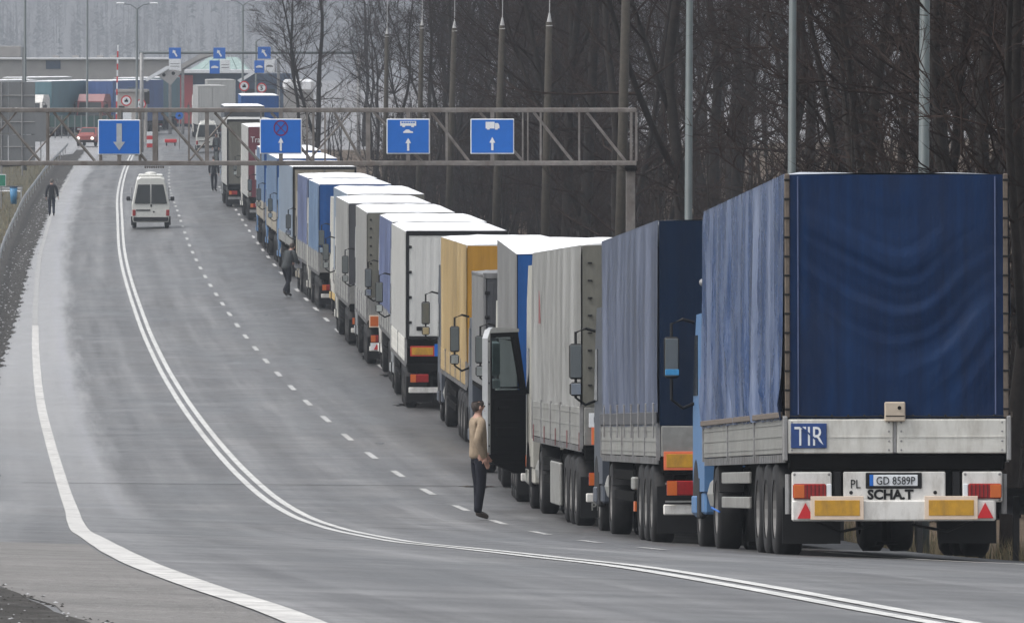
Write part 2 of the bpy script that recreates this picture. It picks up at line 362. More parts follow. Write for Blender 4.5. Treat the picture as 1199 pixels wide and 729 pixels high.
# wet hollows and oil spots along the queue
M['wet'] = plain('wet_tar', (.012, .012, .012), .2)
rw = random.Random(21)
for px, d, sx, sy in ((400, 306, .5, 3.2), (425, 283, .45, 2.2), (440, 262, .6, 2.6), (455, 246, .35, 1.8), (476, 222, .4, 1.6), (268, 500, .7, 2.0), (372, 252, .2, .5), (312, 306, .12, .4), (560, 168, .4, 1.2), (445, 196, .16, .4)):
    X0 = atpx(px, d); q = MB(); n = 22; pts = []
    for k in range(n):
        a = 2 * math.pi * k / n; rr = rw.uniform(.45, 1.0); pts.append((X0 + math.cos(a) * sx * rr, d + math.sin(a) * sy * rr))
    q.v = [(x, y, gxy(x, y) + .004) for x, y in pts] + [(X0, d, gxy(X0, d) + .004)]; q.f = [(k, (k + 1) % n, n) for k in range(n)]; q.m = [0] * n
    q.build('wet_patch', M['wet'])['kind'] = 'structure'
# ------------------------------------------------------------------ text
def text(s, size, name, m, parent, loc, rot=(R(90), 0, 0), ext=.004, sx=1.0, bold=0.0, align='CENTER'):
    c = bpy.data.curves.new(name, 'FONT'); c.body = s; c.size = size; c.extrude = ext; c.align_x = align; c.offset = bold; c.resolution_u = 3
    o = bpy.data.objects.new('tmp', c); COL.objects.link(o)
    me = bpy.data.meshes.new_from_object(o.evaluated_get(bpy.context.evaluated_depsgraph_get()))
    bpy.data.objects.remove(o); me.name = name; me.materials.clear(); me.materials.append(m)
    return inst(name, me, parent, loc, rot, (sx, 1, 1))

# ------------------------------------------------------------------ trucks
def wheel_mesh():
    r, w = .55, .30; mb = MB()
    prof = [(-.5, .62), (-.5, .9), (-.36, 1.0), (.36, 1.0), (.5, .9), (.5, .62)]
    def fn(u, v):
        k = v * 5; i = min(int(k), 4); f = k - i; x = (prof[i][0] * (1 - f) + prof[i + 1][0] * f) * w; q = (prof[i][1] * (1 - f) + prof[i + 1][1] * f) * r
        return (x, q * math.cos(u * 2 * math.pi), q * math.sin(u * 2 * math.pi))
    mb.grid(fn, 24, 5); t = mb.mesh('tyre', M['tyre'], True)
    mr = MB(); n = 20
    for sx in (-1, 1):
        rings = [(sx * .14, .62), (sx * .10, .55), (sx * .04, .5), (sx * .04, .28), (sx * .10, .24), (sx * .11, 0.01)]
        mr.grid(lambda u, v: (rings[round(v * 5)][0], rings[round(v * 5)][1] * r * math.cos(u * 2 * math.pi), rings[round(v * 5)][1] * r * math.sin(u * 2 * math.pi)), n, 5)
    return t, mr.mesh('rim', M['rim'], False)
TYRE, RIM = wheel_mesh()
def wheel(parent, x, y, rims=True, s=1.0):
    h = inst('wheel', TYRE, parent, (x, y, .55 * s), scale=(1, s, s))
    if rims: inst('rim', RIM, h)
    return h
mbm = MB(); mbm.box(-.10, .10, -.035, .05, -.27, .27, .03); MIR_H = mbm.mesh('mirror_housing', M['black'])
mbm = MB(); mbm.box(-.084, .084, -.040, -.030, -.245, .245, .004); MIR_G = mbm.mesh('mirror_glass', M['mglass'])
mbm = MB(); mbm.box(-.095, .095, -.04, .05, -.105, .105, .035); MIR_H2 = mbm.mesh('small_mirror_housing', M['black'])
mbm = MB(); mbm.box(-.075, .075, -.047, -.035, -.085, .085, .003); MIR_G2 = mbm.mesh('small_mirror_glass', M['mirror'])
def mirrors(root, side, y, x=1.27, z=2.55, small=True, big=True, reach=.30, gl=None):
    mb = MB(); s = side
    mb.tube([(s * x, y + .1, z + .46), (s * (x + reach * .5), y + .03, z + .50), (s * (x + reach), y, z + .44), (s * (x + reach), y, z + .1), (s * (x + reach), y, z - .55), (s * (x + reach * .5), y + .03, z - .66), (s * x, y + .1, z - .6)], .024, 6)
    arm = mb.build('mirror_arm', M['black'], root)
    if big:
        h = inst('mirror', MIR_H, root, (s * (x + reach), y - .03, z)); g = inst('mirror_glass', MIR_G, h)
        if gl: g.material_slots[0].link = 'OBJECT'; g.material_slots[0].material = gl
    if small:
        h = inst('small_mirror', MIR_H2, root, (s * (x + reach), y - .03, z - .42)); inst('mirror_glass', MIR_G2, h)
def fbm1(x, seed):
    return (math.sin(x * 1.0 + seed) + .6 * math.sin(x * 2.3 + seed * 1.7 + 1) + .4 * math.sin(x * 5.1 + seed * .6) + .25 * math.sin(x * 9.7 + seed * 2.1)) / 2.25
def tarp_side(root, sx, y0, y1, z0, z1, m, seed, amp=.02, nu=90, nv=14, name='side_tarp', hw=1.26, rise=0.0):
    mb = MB()
    def fn(u, v):
        y = y0 + (y1 - y0) * u; k = fbm1(y * 4.2 + .3 * v * math.sin(seed), seed) + .35 * fbm1(y * 8 + v * 1.5, seed + 3)
        e = math.sin(math.pi * min(1, max(0, v))) ** .4; low = (1 - v) ** 3
        bow = math.sin(math.pi * v) * .02 * math.sin(math.pi * u)
        z = z0 + (z1 - z0 + rise * u) * v + (low * .008 * fbm1(y * 6, seed + 5) if v < .02 else 0)
        pr = y * 1.35 + 1.4 * (1 - v) ** 2 * math.sin(seed * 1.3) + .4 * math.sin(v * 3 + y); k += .9 * (1 - abs(math.sin(pr * 1.7 + seed))) ** 4 * (.4 + .6 * math.sin(pr * .9) ** 2)
        return (sx * (hw + amp * k * (e * .7 + low * .9) + bow + .012), y, z)
    mb.grid(fn, nu, nv, flip=sx > 0)
    return mb.build(name, m, root, True)
def cab(root, y0, hw, color, kind, top=3.7, L=2.25, bump_c=None, left_door=True, mir=True, deflector=None, gl=None, zm=2.55, small=True):
    c = M[color] if isinstance(color, str) else color
    y1 = y0 + L; mb = MB()
    poly = [(y0, .75), (y0, top - .35), (y0 + .25, top), (y1 - .75, top), (y1 - .28, top - .62), (y1 - .02, 1.75), (y1, .95), (y1 - .03, .75)]
    mb.prism(poly, YZ, -hw, hw); mb.box(-hw - .02, hw + .02, y1 - .9, y1 + .05, .42, .74, .06, 1)
    mb.box(-hw + .02, hw - .02, y0 + .3, y1 - .9, .46, .752, .03, 1)
    mb.build('cab', [c, bump_c or c], root)
    for s in (-1, 1):
        q = MB(); q.prism([(y1 - 1.05, 2.0), (y1 - 1.05, 2.78), (y1 - .55, 2.78), (y1 - .2, 2.0)], YZ, s * (hw - .02), s * (hw + .012)); q.build('side_window', M['glass'], root)
        q = MB(); q.box(min(s * (hw + .005), s * (hw - .1)), max(s * (hw + .005), s * (hw - .1)), y1 - 1.35, y1 - .75, .4, .95, .03); q.build('cab_step', M['black'], root)
        q = MB()
        q.prism([(y1 - .62 + .60 * math.cos(a), .55 + .62 * math.sin(a)) for a in [i * math.pi / 8 for i in range(9)]] + [(y1 - .62 - .48, .55)], YZ, s * (hw + .004) if s < 0 else s * (hw - .2), s * (hw - .2) if s < 0 else s * (hw + .004))
        q.build('wheel_arch', M['black'], root)
    q = MB(); q.prism([(-hw + .12, 1.82), (hw - .12, 1.82), (hw - .22, top - .72), (-hw + .22, top - .72)], lambda a, b, t: (a, y1 - .02 - (b - 1.75) * .26 / (top - .62 - 1.75) + t, b), -.02, .02); q.build('windscreen', M['glass'], root)
    q = MB(); q.box(-hw + .25, hw - .25, y1 - .03, y1 + .03, .95, 1.6, .02); q.build('grille', M['black'], root)
    for s in (-1, 1):
        q = MB(); q.box(s * (hw - .25) - .17, s * (hw - .25) + .17, y1 + .0, y1 + .065, .5, .68, .02); q.build('headlight', M['signw'], root)
    if mir:
        (mirrors(root, -1, y1 - .35, hw, zm, gl=gl, small=small) if mir != 'right' else None); mirrors(root, 1, y1 - .35, hw, zm)
    if deflector:
        for s in (-1, 1):
            q = MB(); q.prism([(y0 - .45, 3.35), (y0 - .5, 4.15), (y0 - .1, 4.2), (y0 + .15, 3.6), (y0 + .15, 3.35)], YZ, s * (hw + .0) , s * (hw - .05)); q.build('side_deflector', M[deflector], root)
    wheel(root, -hw + .19, y1 - .62); wheel(root, hw - .19, y1 - .62)

def lamp_unit(root, sx, x0, x1, z0, z1, y=-.03):
    a, b = (x0, x1) if sx < 0 else (-x1, -x0); mb = MB(); mb.box(a, b, y - .05, y + .05, z0, z1, .015); o = mb.build('tail_light', M['red'], root)
    w = (b - a) * .3; mb = MB(); (mb.box(a + .004, a + w, y - .056, y, z0 + .005, z1 - .005) if sx < 0 else mb.box(b - w, b - .004, y - .056, y, z0 + .005, z1 - .005)); mb.build('indicator_lens', M['orange'], o)
def marker(root, x0, x1, z0, z1, y, border, centre, bw=.035):
    mb = MB(); mb.box(x0, x1, y - .012, y + .012, z0, z1, .004); o = mb.build('marker_plate', M[border], root)
    mb = MB(); mb.box(x0 + bw, x1 - bw, y - .018, y - .010, z0 + bw, z1 - bw, .003); mb.build('reflector', M[centre], o)
def triangle(root, x, z, s, y):
    mb = MB(); mb.prism([(x - s / 2, z), (x + s / 2, z), (x, z + s * .95)], XZ, y - .02, y + .0); mb.build('red_triangle', M['redr'], root)

def snow_roof(root, y0, y1, z, m=None, seed=1, n=40, hw=1.27, name='snow_cover', thick=.035, camber=.012, rise=0.0):
    mb = MB()
    def fn(u, v):
        y = y0 + (y1 - y0) * u; x = (v * 2 - 1) * hw
        e = 1 if 0 < v < 1 and 0 < u < 1 else 0
        h = camber * (1 - (2 * v - 1) ** 2) + e * (thick + .02 * fbm1(y * 2.1 + x, seed) + .018 * fbm1(x * 3 + y * .7, seed + 2))
        return (x * (1 + .004 * e), y, z + h + rise * u)
    mb.grid(fn, n, 12)
    if not rise: mb.box(-hw + .01, hw - .01, y0 + .01, y1 - .01, z - .06, z - .002)
    return mb.build(name, m or M['snow'], root, True)

def truck(name, label, d, px0, px1, L=13.6, H=4.4, side='grey', rear='grey', board='alu', zb=1.22, zt=1.62, style='tarp', cabc='white', cabtop=3.7,
          seed=1, snow=True, amp=.02, tail=True, mark=None, lo=False, group='trucks queuing along the right of the road', cat='truck', gap=.45, W=2.5, axles=3, yaw=None, X=None, extra=None, cabkw={}, npan=5, rim_c=None, camber=.012, rise=0.0):
    hw = W / 2
    if X is None:
        Xl = atpx(px0, d); dd = d + L
        for _ in range(4):
            Xf = atpx(px1, dd); yaw_ = math.atan2(Xl - Xf, dd - d); dd = d + L * math.cos(yaw_)
        yaw = yaw_; X = Xl + hw * math.cos(yaw)
    fw = (-math.sin(yaw), math.cos(yaw))
    zr = gxy(X, d); zf = gxy(X + fw[0] * (L + 1), d + fw[1] * (L + 1)); pitch = math.atan2(zf - zr, L + 1)
    r = empty(name, (X, d, zr + .005), (pitch, 0, yaw), label, cat, group)
    # --- under-carriage
    mb = MB(); mb.box(-.5, -.36, .35, L - .4, .82, zb - .06); mb.box(.36, .5, .35, L - .4, .82, zb - .06)
    for k in range(6): mb.box(-.36, .36, 1 + k * (L - 3) / 5, 1.12 + k * (L - 3) / 5, .9, zb - .07)
    mb.box(-.3, .3, 1.4, 5.4, .5, .85); mb.box(-1.1, 1.1, L * .45, L * .45 + 1.6, .55, 1.08)
    mb.build('chassis', M['chassis'], r)
    mb = MB(); mb.box(-hw + .01, hw - .01, .01, L - .01, zb - .10, zb - .004, .01); mb.build('deck', M['chassis'], r)
    yax = [2.1 + 1.31 * k for k in range(axles)] if L > 9 else [1.6]
    for y in yax:
        for s in (-1, 1): wheel(r, s * (hw - .17), y, not lo)
        mb = MB(); mb.tube([(-hw + .25, y, .55), (hw - .25, y, .55)], .08, 6); mb.build('axle', M['chassis'], r)
    if L > 9:
        for s in (-1, 1):
            wheel(r, s * (hw - .17), L - 1.75, not lo); wheel(r, s * (hw - .52), L - 1.75, False)
            mb = MB(); mb.prism([(L - 1.75 + .62 * math.cos(a), .56 + .64 * math.sin(a)) for a in [.3 + i * (math.pi - .6) / 7 for i in range(8)]] + [(L - 1.75 + .60 * math.cos(a), .56 + .60 * math.sin(a)) for a in [.3 + i * (math.pi - .6) / 7 for i in range(7, -1, -1)]], YZ, s * (hw - .33), s * (hw - .02)); mb.build('mudguard', M['black'], r)
            for zz in (.62, .92):
                mb = MB(); mb.box(s * (hw - .03) - .02, s * (hw - .03) + .02, 6.0, L - 2.9, zz - .07, zz + .07, .01); mb.build('side_guard', M['alu'] if seed == 2 else M['chassis'], r)
            mb = MB(); mb.tube([(s * .8, L - 3.1, .12), (s * .8, L - 3.1, 1.1)], .06, 6); mb.box(s * .8 - .13, s * .8 + .13, L - 3.25, L - 2.95, .09, .13); mb.build('landing_leg', M['chassis'], r)
    # --- mud flaps
    for s in (-1, 1):
        mb = MB(); mb.box(s * (hw - .36) - .33, s * (hw - .36) + .33, .95, .97, .16, .8); mb.build('mud_flap', M['black'], r)
    # --- body
    sm = M[side]; rm = M[rear]
    zs = zt if board else zb
    for s in (-1, 1):
        if style != 'box' or amp > .004:
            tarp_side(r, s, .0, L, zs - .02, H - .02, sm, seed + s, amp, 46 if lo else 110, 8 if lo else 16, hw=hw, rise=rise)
        else:
            mb = MB(); mb.box(min(s * hw, s * (hw - .05)), max(s * hw, s * (hw - .05)), .0, L, zs, H - .02, .01); mb.build('side_wall', sm, r)
        if board:
            n = 2 if lo else npan; w = (L - .1) / n
            for k in range(n):
                mb = MB(); x0, x1 = sorted((s * (hw - .01), s * (hw + .022))); mb.box(x0, x1, .05 + k * w + .03, .05 + (k + 1) * w - .03, zb, zt - .01, .008)
                for q in range(3): 
                    zz = zb + (zt - zb) * (q + .5) / 3; mb.box(min(s * (hw + .02), s * (hw + .03)), max(s * (hw + .02), s * (hw + .03)), .05 + k * w + .05, .05 + (k + 1) * w - .05, zz - .008, zz + .008)
                mb.build('side_board', M[board], r)
            for k in range(n + 1):
                mb = MB(); x0, x1 = sorted((s * (hw - .02), s * (hw + .04))); yy = min(max(.05 + k * w, .05), L - .05); mb.box(x0, x1, yy - .03, yy + .03, zb - .05, zt + .03); mb.build('board_post', M['steel'], r)
            if not lo:
                mb = MB()
                for k in range(int(L / .28)): x0, x1 = sorted((s * (hw - .0), s * (hw + .03))); mb.box(x0, x1, .1 + k * .28, .16 + k * .28, zb - .10, zb - .01)
                mb.build('tarp_hook', M['steel'], r)['kind'] = 'stuff'
    mb = MB(); mb.box(-hw, hw, L - .04, L, zb, H - .03 + rise); mb.build('front_wall', sm, r)
    # --- rear
    if style == 'tarp':
        mb = MB()
        def fr(u, v):
            x = (u * 2 - 1) * (hw - .005); z = zs + (H - .03 - zs) * v; 
            a = abs(2 * u - 1); zz = (z - zs) / (H - zs); sag = (fbm1((z - (.35 + .9 * (1 - zz)) * a ** 1.6) * 3.6 + .35 * math.sin(x * 2.3 + seed) + .2 * math.sin(x * 5.1 + z * 2), seed) * (.55 + .45 * math.sin(x * 1.3 + z * 1.9 + seed))) * (1 - a ** 6)
            fold = .45 * fbm1(x * 5 + z * 3.2 * (-1 if x > 0 else 1), seed + 8) * (1 - zz) * min(1, 1.6 * a)
            return (x, -.02 - amp * .85 * (sag + fold) * math.sin(math.pi * min(1, v + .04)) - .03 * math.sin(math.pi * v) * (1 - a * a), z)
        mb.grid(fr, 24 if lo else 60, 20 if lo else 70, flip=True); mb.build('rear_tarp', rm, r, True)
    else:
        for s in (-1, 1):
            mb = MB(); x0, x1 = sorted((s * .012, s * (hw - .07))); mb.box(x0, x1, -.045, .03, zs + .06, H - .12, .012)
            for k in range(6): xx = x0 + (x1 - x0) * (k + .5) / 6; mb.box(xx - .05, xx + .05, -.050, -.04, zs + .12, H - .2, .005)
            o = mb.build('rear_door', rm, r)
            if not lo:
                for k in range(4): q = MB(); zz = zs + .4 + k * (H - zs - .8) / 3; q.box(s * (hw - .085) - .05, s * (hw - .085) + .05, -.075, -.05, zz - .035, zz + .035, .01); q.build('hinge', M['black'], o)
                q = MB(); q.tube([(s * .25, -.08, zs + .1), (s * .25, -.08, H - .2)], .016, 6); q.build('lock_rod', M['steel'], o)
        mb = MB(); mb.box(-hw, hw, -.06, .04, H - .12, H, .01); mb.box(-hw, -hw + .065, -.06, .04, zs, H - .12, .01); mb.box(hw - .065, hw, -.06, .04, zs, H - .12, .01); mb.box(-hw + .06, hw - .06, -.055, .04, zs - .02, zs + .055, .01)
        mb.build('door_frame', M['black'] if style == 'doors' else sm, r)
    if tail:
        mb = MB(); mb.box(-hw + .03, hw - .03, -.02, .1, zb - .24, zb - .02, .02); mb.build('rear_beam', M['chassis'], r)
        mb = MB(); mb.box(-hw + .06, hw - .06, -.0, .08, .42, .56, .015); mb.build('bumper', M['white'] if not lo else M['steel'], r)
        for s in (-1, 1):
            lamp_unit(r, s, -hw + .1, -hw + .55, .68, .88)
            mb = MB(); mb.box(s * .7 - .04, s * .7 + .04, .02, .08, .4, zb - .2); mb.build('bumper_bracket', M['chassis'], r)
    if mark:
        x0, x1, z0, z1, bc, cc = mark
        marker(r, -hw + x0, -hw + x1, z0, z1, -.06, bc, cc); marker(r, hw - x1, hw - x0, z0, z1, -.06, bc, cc)
    if style == 'tarp' and board:
        mb = MB(); mb.box(-hw + .03, hw - .03, -.03, .03, zb, zt - .01, .01); mb.build('rear_board', M[board], r)
    if snow: snow_roof(r, -.02, L + .02, H - .015, seed=seed, hw=hw + .012, camber=camber, n=24 if lo else 44, rise=rise)
    else: snow_roof(r, -.02, L + .02, H - .03, M['frost'] if seed in (2, 5) else sm, seed, 30, hw + .015, 'roof_tarp', .02, .02)
    # --- tractor
    y0 = L + gap
    mb = MB(); mb.box(-.45, .45, L - 3.0, y0 + 1, .6, .85); mb.box(-.9, .9, L - 1.5, L - .3, .95, 1.06); mb.build('tractor_frame', M['chassis'], r)
    if L > 9:
        for s in (-1, 1):
            mb = MB(); mb.tube([(s * (hw - .32), L - 1.0, .72), (s * (hw - .32), L + .1, .72)], .29, 12); mb.build('fuel_tank', M['alu'], r)
    cab(r, y0, hw - .02, cabc, 'x', cabtop, **cabkw)
    if extra: extra(r, L, H, hw)
    return r

# --- tarpaulin and body colours
M['navy_s'] = tarp('navy_tarp_side_sheen', (.022, .056, .155), (.46, .50, .59), .6, .24, .28, .7, .08)  # side sheen put into the colour; the rear keeps plain navy
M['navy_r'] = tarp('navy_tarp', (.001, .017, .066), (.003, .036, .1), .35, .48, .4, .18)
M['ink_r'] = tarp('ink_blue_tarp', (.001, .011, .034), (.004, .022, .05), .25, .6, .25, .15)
M['ink_s'] = tarp('ink_tarp_side_sheen', (.045, .065, .125), (.31, .33, .40), .52, .33, .4, .6)  # paler than the rear: grazing light put into the side colour
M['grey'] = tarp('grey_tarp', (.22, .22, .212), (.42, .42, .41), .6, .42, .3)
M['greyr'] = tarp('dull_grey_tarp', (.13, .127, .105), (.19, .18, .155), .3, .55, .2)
M['smoke'] = tarp('smoke_grey_tarp', (.15, .15, .15), (.30, .30, .30), .4, .42, .4)
M['yellow'] = tarp('ochre_tarp_side_sheen', (.35, .235, .085), (.45, .37, .235), .6, .42, .35)  # side paler than the rear, its sheen mixed into the colour
M['yellowr'] = tarp('deep_ochre_tarp', (.40, .2, .012), (.33, .19, .05), .3, .55, .3)
M['boxw'] = tarp('dirty_white_panel', (.40, .40, .385), (.33, .32, .30), .4, .4, .18)
M['boxl'] = tarp('brightened_door_panel', (.62, .62, .6), (.5, .5, .47), .35, .4, .12)  # same white as the sides, brightened to make up for rear shade
M['steelb'] = tarp('slate_blue_curtain', (.055, .08, .19), (.30, .33, .39), .45, .4, .5)
M['skyb'] = tarp('sky_blue_tarp', (.06, .13, .25), (.33, .38, .43), .6, .38, .4)
M['royal'] = tarp('royal_blue_tarp', (.006, .07, .25), (.03, .12, .32), .2, .5, .2, .25)
M['paleb'] = tarp('pale_blue_curtain', (.15, .20, .27), (.36, .39, .42), .5, .4, .3)
M['beige'] = tarp('beige_panel', (.27, .24, .185), (.36, .33, .28), .3, .5, .2)
M['maroon'] = tarp('maroon_panel', (.14, .025, .04), (.2, .08, .09), .2, .55, .2)
M['darkp'] = tarp('charcoal_panel', (.05, .052, .058), (.09, .09, .1), .2, .6, .2)
M['teal'] = tarp('teal_panel', (.07, .155, .185), (.15, .22, .25), .3, .55, .3)
M['gblue'] = tarp('gaudy_blue_panel', (.04, .1, .28), (.12, .18, .32), .3, .55, .3)
M['cabb'] = plain('light_blue_cab', (.07, .17, .34), .4, 0, .1)
M['cabg'] = plain('beige_grey_cab', (.4, .39, .35), .4, 0, .1)
M['caby'] = plain('cream_cab', (.5, .49, .44), .4, 0, .1)
M['cabo'] = plain('yellow_cab', (.6, .4, .12), .4, 0, .1)
M['cabr'] = plain('red_cab', (.2, .035, .04), .4, 0, .1)
M['cabs'] = plain('silver_cab', (.36, .37, .38), .35, .3, .1)
M['cabd'] = plain('dark_cab', (.05, .06, .08), .4, 0, .1)

def near_blue(r, L, H, hw):
    p = lambda px: (px - 1051) / 104.0
    z = lambda py: (650 - py) / 104.0
    for a, b in ((-1.24, -.045), (-.005, 1.235)):
        mb = MB(); mb.box(a, b, -.075, -.035, 1.18, 1.565, .012); mb.box(a + .02, b - .02, -.082, -.07, 1.36, 1.372)
        o = mb.build('rear_board', M['alu_w'], r); mb = MB()
        for xx in (a + .05, b - .05):
            for zz in (1.22, 1.32, 1.43, 1.53): mb.ball((xx, -.078, zz), (.012, .008, .012), 6, 4)
        mb.build('rivet', M['steel'], o)
    mb = MB(); mb.box(-.043, -.007, -.07, -.036, 1.19, 1.56, .006); mb.build('hinge_strip', M['steel'], r)
    for s in (-1, 1):
        mb = MB(); mb.box(s * 1.262 - .025, s * 1.262 + .025, -.085, .02, 1.10, 1.60, .01); mb.build('corner_post', M['steel'], r)
        mb = MB(); mb.box(s * 1.235 - .028, s * 1.235 + .028, -.045, .0, 1.58, 4.33, .01); o = mb.build('lacing_strip', M['wood2'], r)
        for k in range(13):
            q = MB(); zz = 1.68 + k * .215; q.box(s * 1.235 - .034, s * 1.235 + .034, -.058, -.04, zz - .012, zz + .012, .004); q.build('lacing_loop', M['black'], o)
        mb = MB(); mb.box(s * 1.115 - .006, s * 1.115 + .006, -.052, -.03, 1.62, 4.3); mb.build('seam', M['seam'], r)
    mb = MB()
    for k in range(13): mb.ball((-1.1 + k * .183, -.05, 1.605), .016, 6, 4)
    mb.build('tarp_eyelet', M['black'], r)
    mb = MB(); mb.tube([(-1.2, -.06, 1.60), (-.6, -.065, 1.59), (0, -.06, 1.602), (.6, -.065, 1.59), (1.2, -.06, 1.60)], .008, 5); mb.build('customs_rope', M['black'], r)
    for s in (-1, 1):
        mb = MB(); mb.box(s * 1.30 - .016, s * 1.30 + .016, .05, L - .05, 1.585, 1.65, .006); mb.build('hem_rope', M['wood2'], r)
    mb = MB(); mb.box(p(926), p(968), -.095, -.08, z(521), z(492), .004); o = mb.build('transit_plate', M['tirblue'], r)
    text('TIR', .31, 'lettering', M['signw'], o, ((p(926) + p(968)) / 2, -.099, z(521) + .03), sx=.74)
    q = MB(); q.prism([(p(934), z(494)), (p(937), z(494)), (p(966), z(519)), (p(963), z(519))], XZ, -.108, -.1); q.build('slash', M['tirblue'], o)
    mb = MB(); mb.box(p(1036), p(1060), -.14, -.05, z(490), z(467), .012); o = mb.build('seal_box', M['sealbox'], r)
    q = MB(); q.ball((p(1053), -.142, z(474)), .022, 8, 5); q.box(p(1037), p(1059), -.145, -.138, z(484), z(483)); q.build('seal_lock', M['chassis'], o)
    mb = MB(); mb.box(-1.22, 1.22, -.03, .12, .99, 1.17, .02); mb.build('rear_beam', M['chassis'], r)
    mb = MB(); mb.box(-1.16, 1.16, .03, .08, .45, .98); mb.build('light_panel', M['chassis'], r)
    for s in (-1, 1):
        a, b = sorted((s * 1.19, s * .74)); mb = MB(); mb.box(a, b, -.035, .025, .63, .975, .015); o = mb.build('lamp_bracket', M['white'], r)
        mb = MB(); mb.box(min(s * 1.18, s * .80), max(s * 1.18, s * .80), -.075, -.03, .67, .84, .018); o2 = mb.build('tail_light', M['red'], r)
        x0, x1 = sorted((s * 1.172, s * 1.05)); q = MB(); q.box(x0, x1, -.081, -.07, .68, .83, .01); q.build('indicator_lens', M['orange'], o2)
        x0, x1 = sorted((s * .80, s * .742)); q = MB(); q.box(x0, x1, -.07, -.03, .67, .84, .01); q.build('reversing_lens', M['signw'], r)
        a, b = sorted((s * .715, s * .63)); mb = MB(); mb.box(a, b, -.02, .04, .5, .98, .01); mb.build('bumper_bracket', M['black'], r)
        x = s * .66 if s > 0 else -.66
        xc = p(980) if s < 0 else p(1114)
        marker(r, xc - .30, xc + .30, .435, .70, -.085, 'cream', 'ochre', .045)
        triangle(r, p(943) if s < 0 else p(1154), .45, .185, -.072)
        mb = MB(); mb.tube([(s * 1.22, .1, .5), (s * 1.22, .1, .95)], .035, 8); mb.build('air_bottle', M['steel'], r)
        for k in range(5):
            q = MB(); xx = s * (.84 + k * .045); q.box(xx - .004, xx + .004, -.0775, -.074, .68, .83); q.build('lens_rib', M['black'], o2)
        for zz in (.655, .945):
            q = MB(); q.ball((s * 1.16, -.036, zz), (.016, .01, .016), 6, 4); q.ball((s * .77, -.036, zz), (.016, .01, .016), 6, 4); q.build('bracket_bolt', M['steel'], o)
        q = MB(); q.tube([(s * 1.1, .05, .98), (s * 1.0, .1, 1.08), (s * .7, .12, 1.0), (s * .5, .1, 1.1)], .014, 5); q.build('cable', M['black'], r)
        q = MB(); q.tube([(s * .9, .35, .42), (s * .6, .4, .3), (s * .2, .4, .38)], .018, 5); q.build('brake_hose', M['black'], r)
    mb = MB(); mb.box(p(988), p(1108), -.03, .025, .60, .975, .012); o = mb.build('plate_panel', M['white'], r)
    for xx in (-.52, .43):
        q = MB(); q.ball((xx, -.03, .74), (.022, .012, .022), 8, 5); q.build('bolt', M['black'], o)
    mb = MB(); mb.box(p(1014), p(1080), -.05, -.03, .785, .965, .01); o = mb.build('plate_holder', M['black'], r)
    mb = MB(); mb.box(p(1023), p(1075), -.058, -.048, .815, .94, .004); o3 = mb.build('number_plate', M['signw'], r)
    q = MB(); q.box(p(1018.5), p(1022.8), -.058, -.048, .815, .94, .003); q.build('plate_flag', M['blue'], o3)
    text('GD 8589P', .125, 'lettering', M['black'], o3, (p(1049), -.062, .832), sx=.83)
    text('PL', .14, 'lettering', M['black'], r, (p(1002), -.034, .79), sx=.85)
    text('SCHA.T', .15, 'lettering', M['black'], r, (p(1043), -.034, .668), sx=1.02, bold=.006)
    mb = MB(); mb.box(p(927), p(1167), -.07, .01, .42, .655, .018); mb.build('bumper', M['white'], r)
    mb = MB(); mb.box(-1.05, -.35, -.04, .0, .12, .4); mb.box(.35, 1.05, -.04, .0, .12, .4); 
    q = MB(); q.tube([(-1.27, L - 2.9, .5), (-1.27, L - 1.5, .55)], .012, 5); q.build('air_hose', M['blue'], r)
    q = MB(); q.ball((-1.2, L + 1.1, 3.45), (.05, .07, .05), 10, 6); q.tube([(-1.19, L + 1.1, 3.02), (-1.19, L + 1.1, 3.42)], .02, 5); q.build('roof_horn', M['steel'], r)
    q = MB(); q.box(-1.62, -1.44, L + 2.20, L + 2.24, 2.27, 2.345, .004); q.build('mirror_sticker', M['bluerim'], r)
    q = MB(); q.box(-1.262, -1.245, L + .55, L + .8, 1.95, 2.2, .003); q.build('cab_sticker', M['redr'], r)
M['wood2'] = plain('brown_webbing', (.13, .105, .085), .85, 0, .3, 12)
M['fadedred'] = plain('faded_red', (.2, .06, .06), .7)
M['seam'] = plain('seam_thread', (.09, .12, .23), .7)
M['tirblue'] = plain('transit_plate_blue', (.012, .05, .2), .45)
M['sealbox'] = plain('sun_bleached_box', (.5, .42, .33), .6, 0, .15)
M['bluerim'] = plain('blue_tint', (.05, .3, .6), .3)

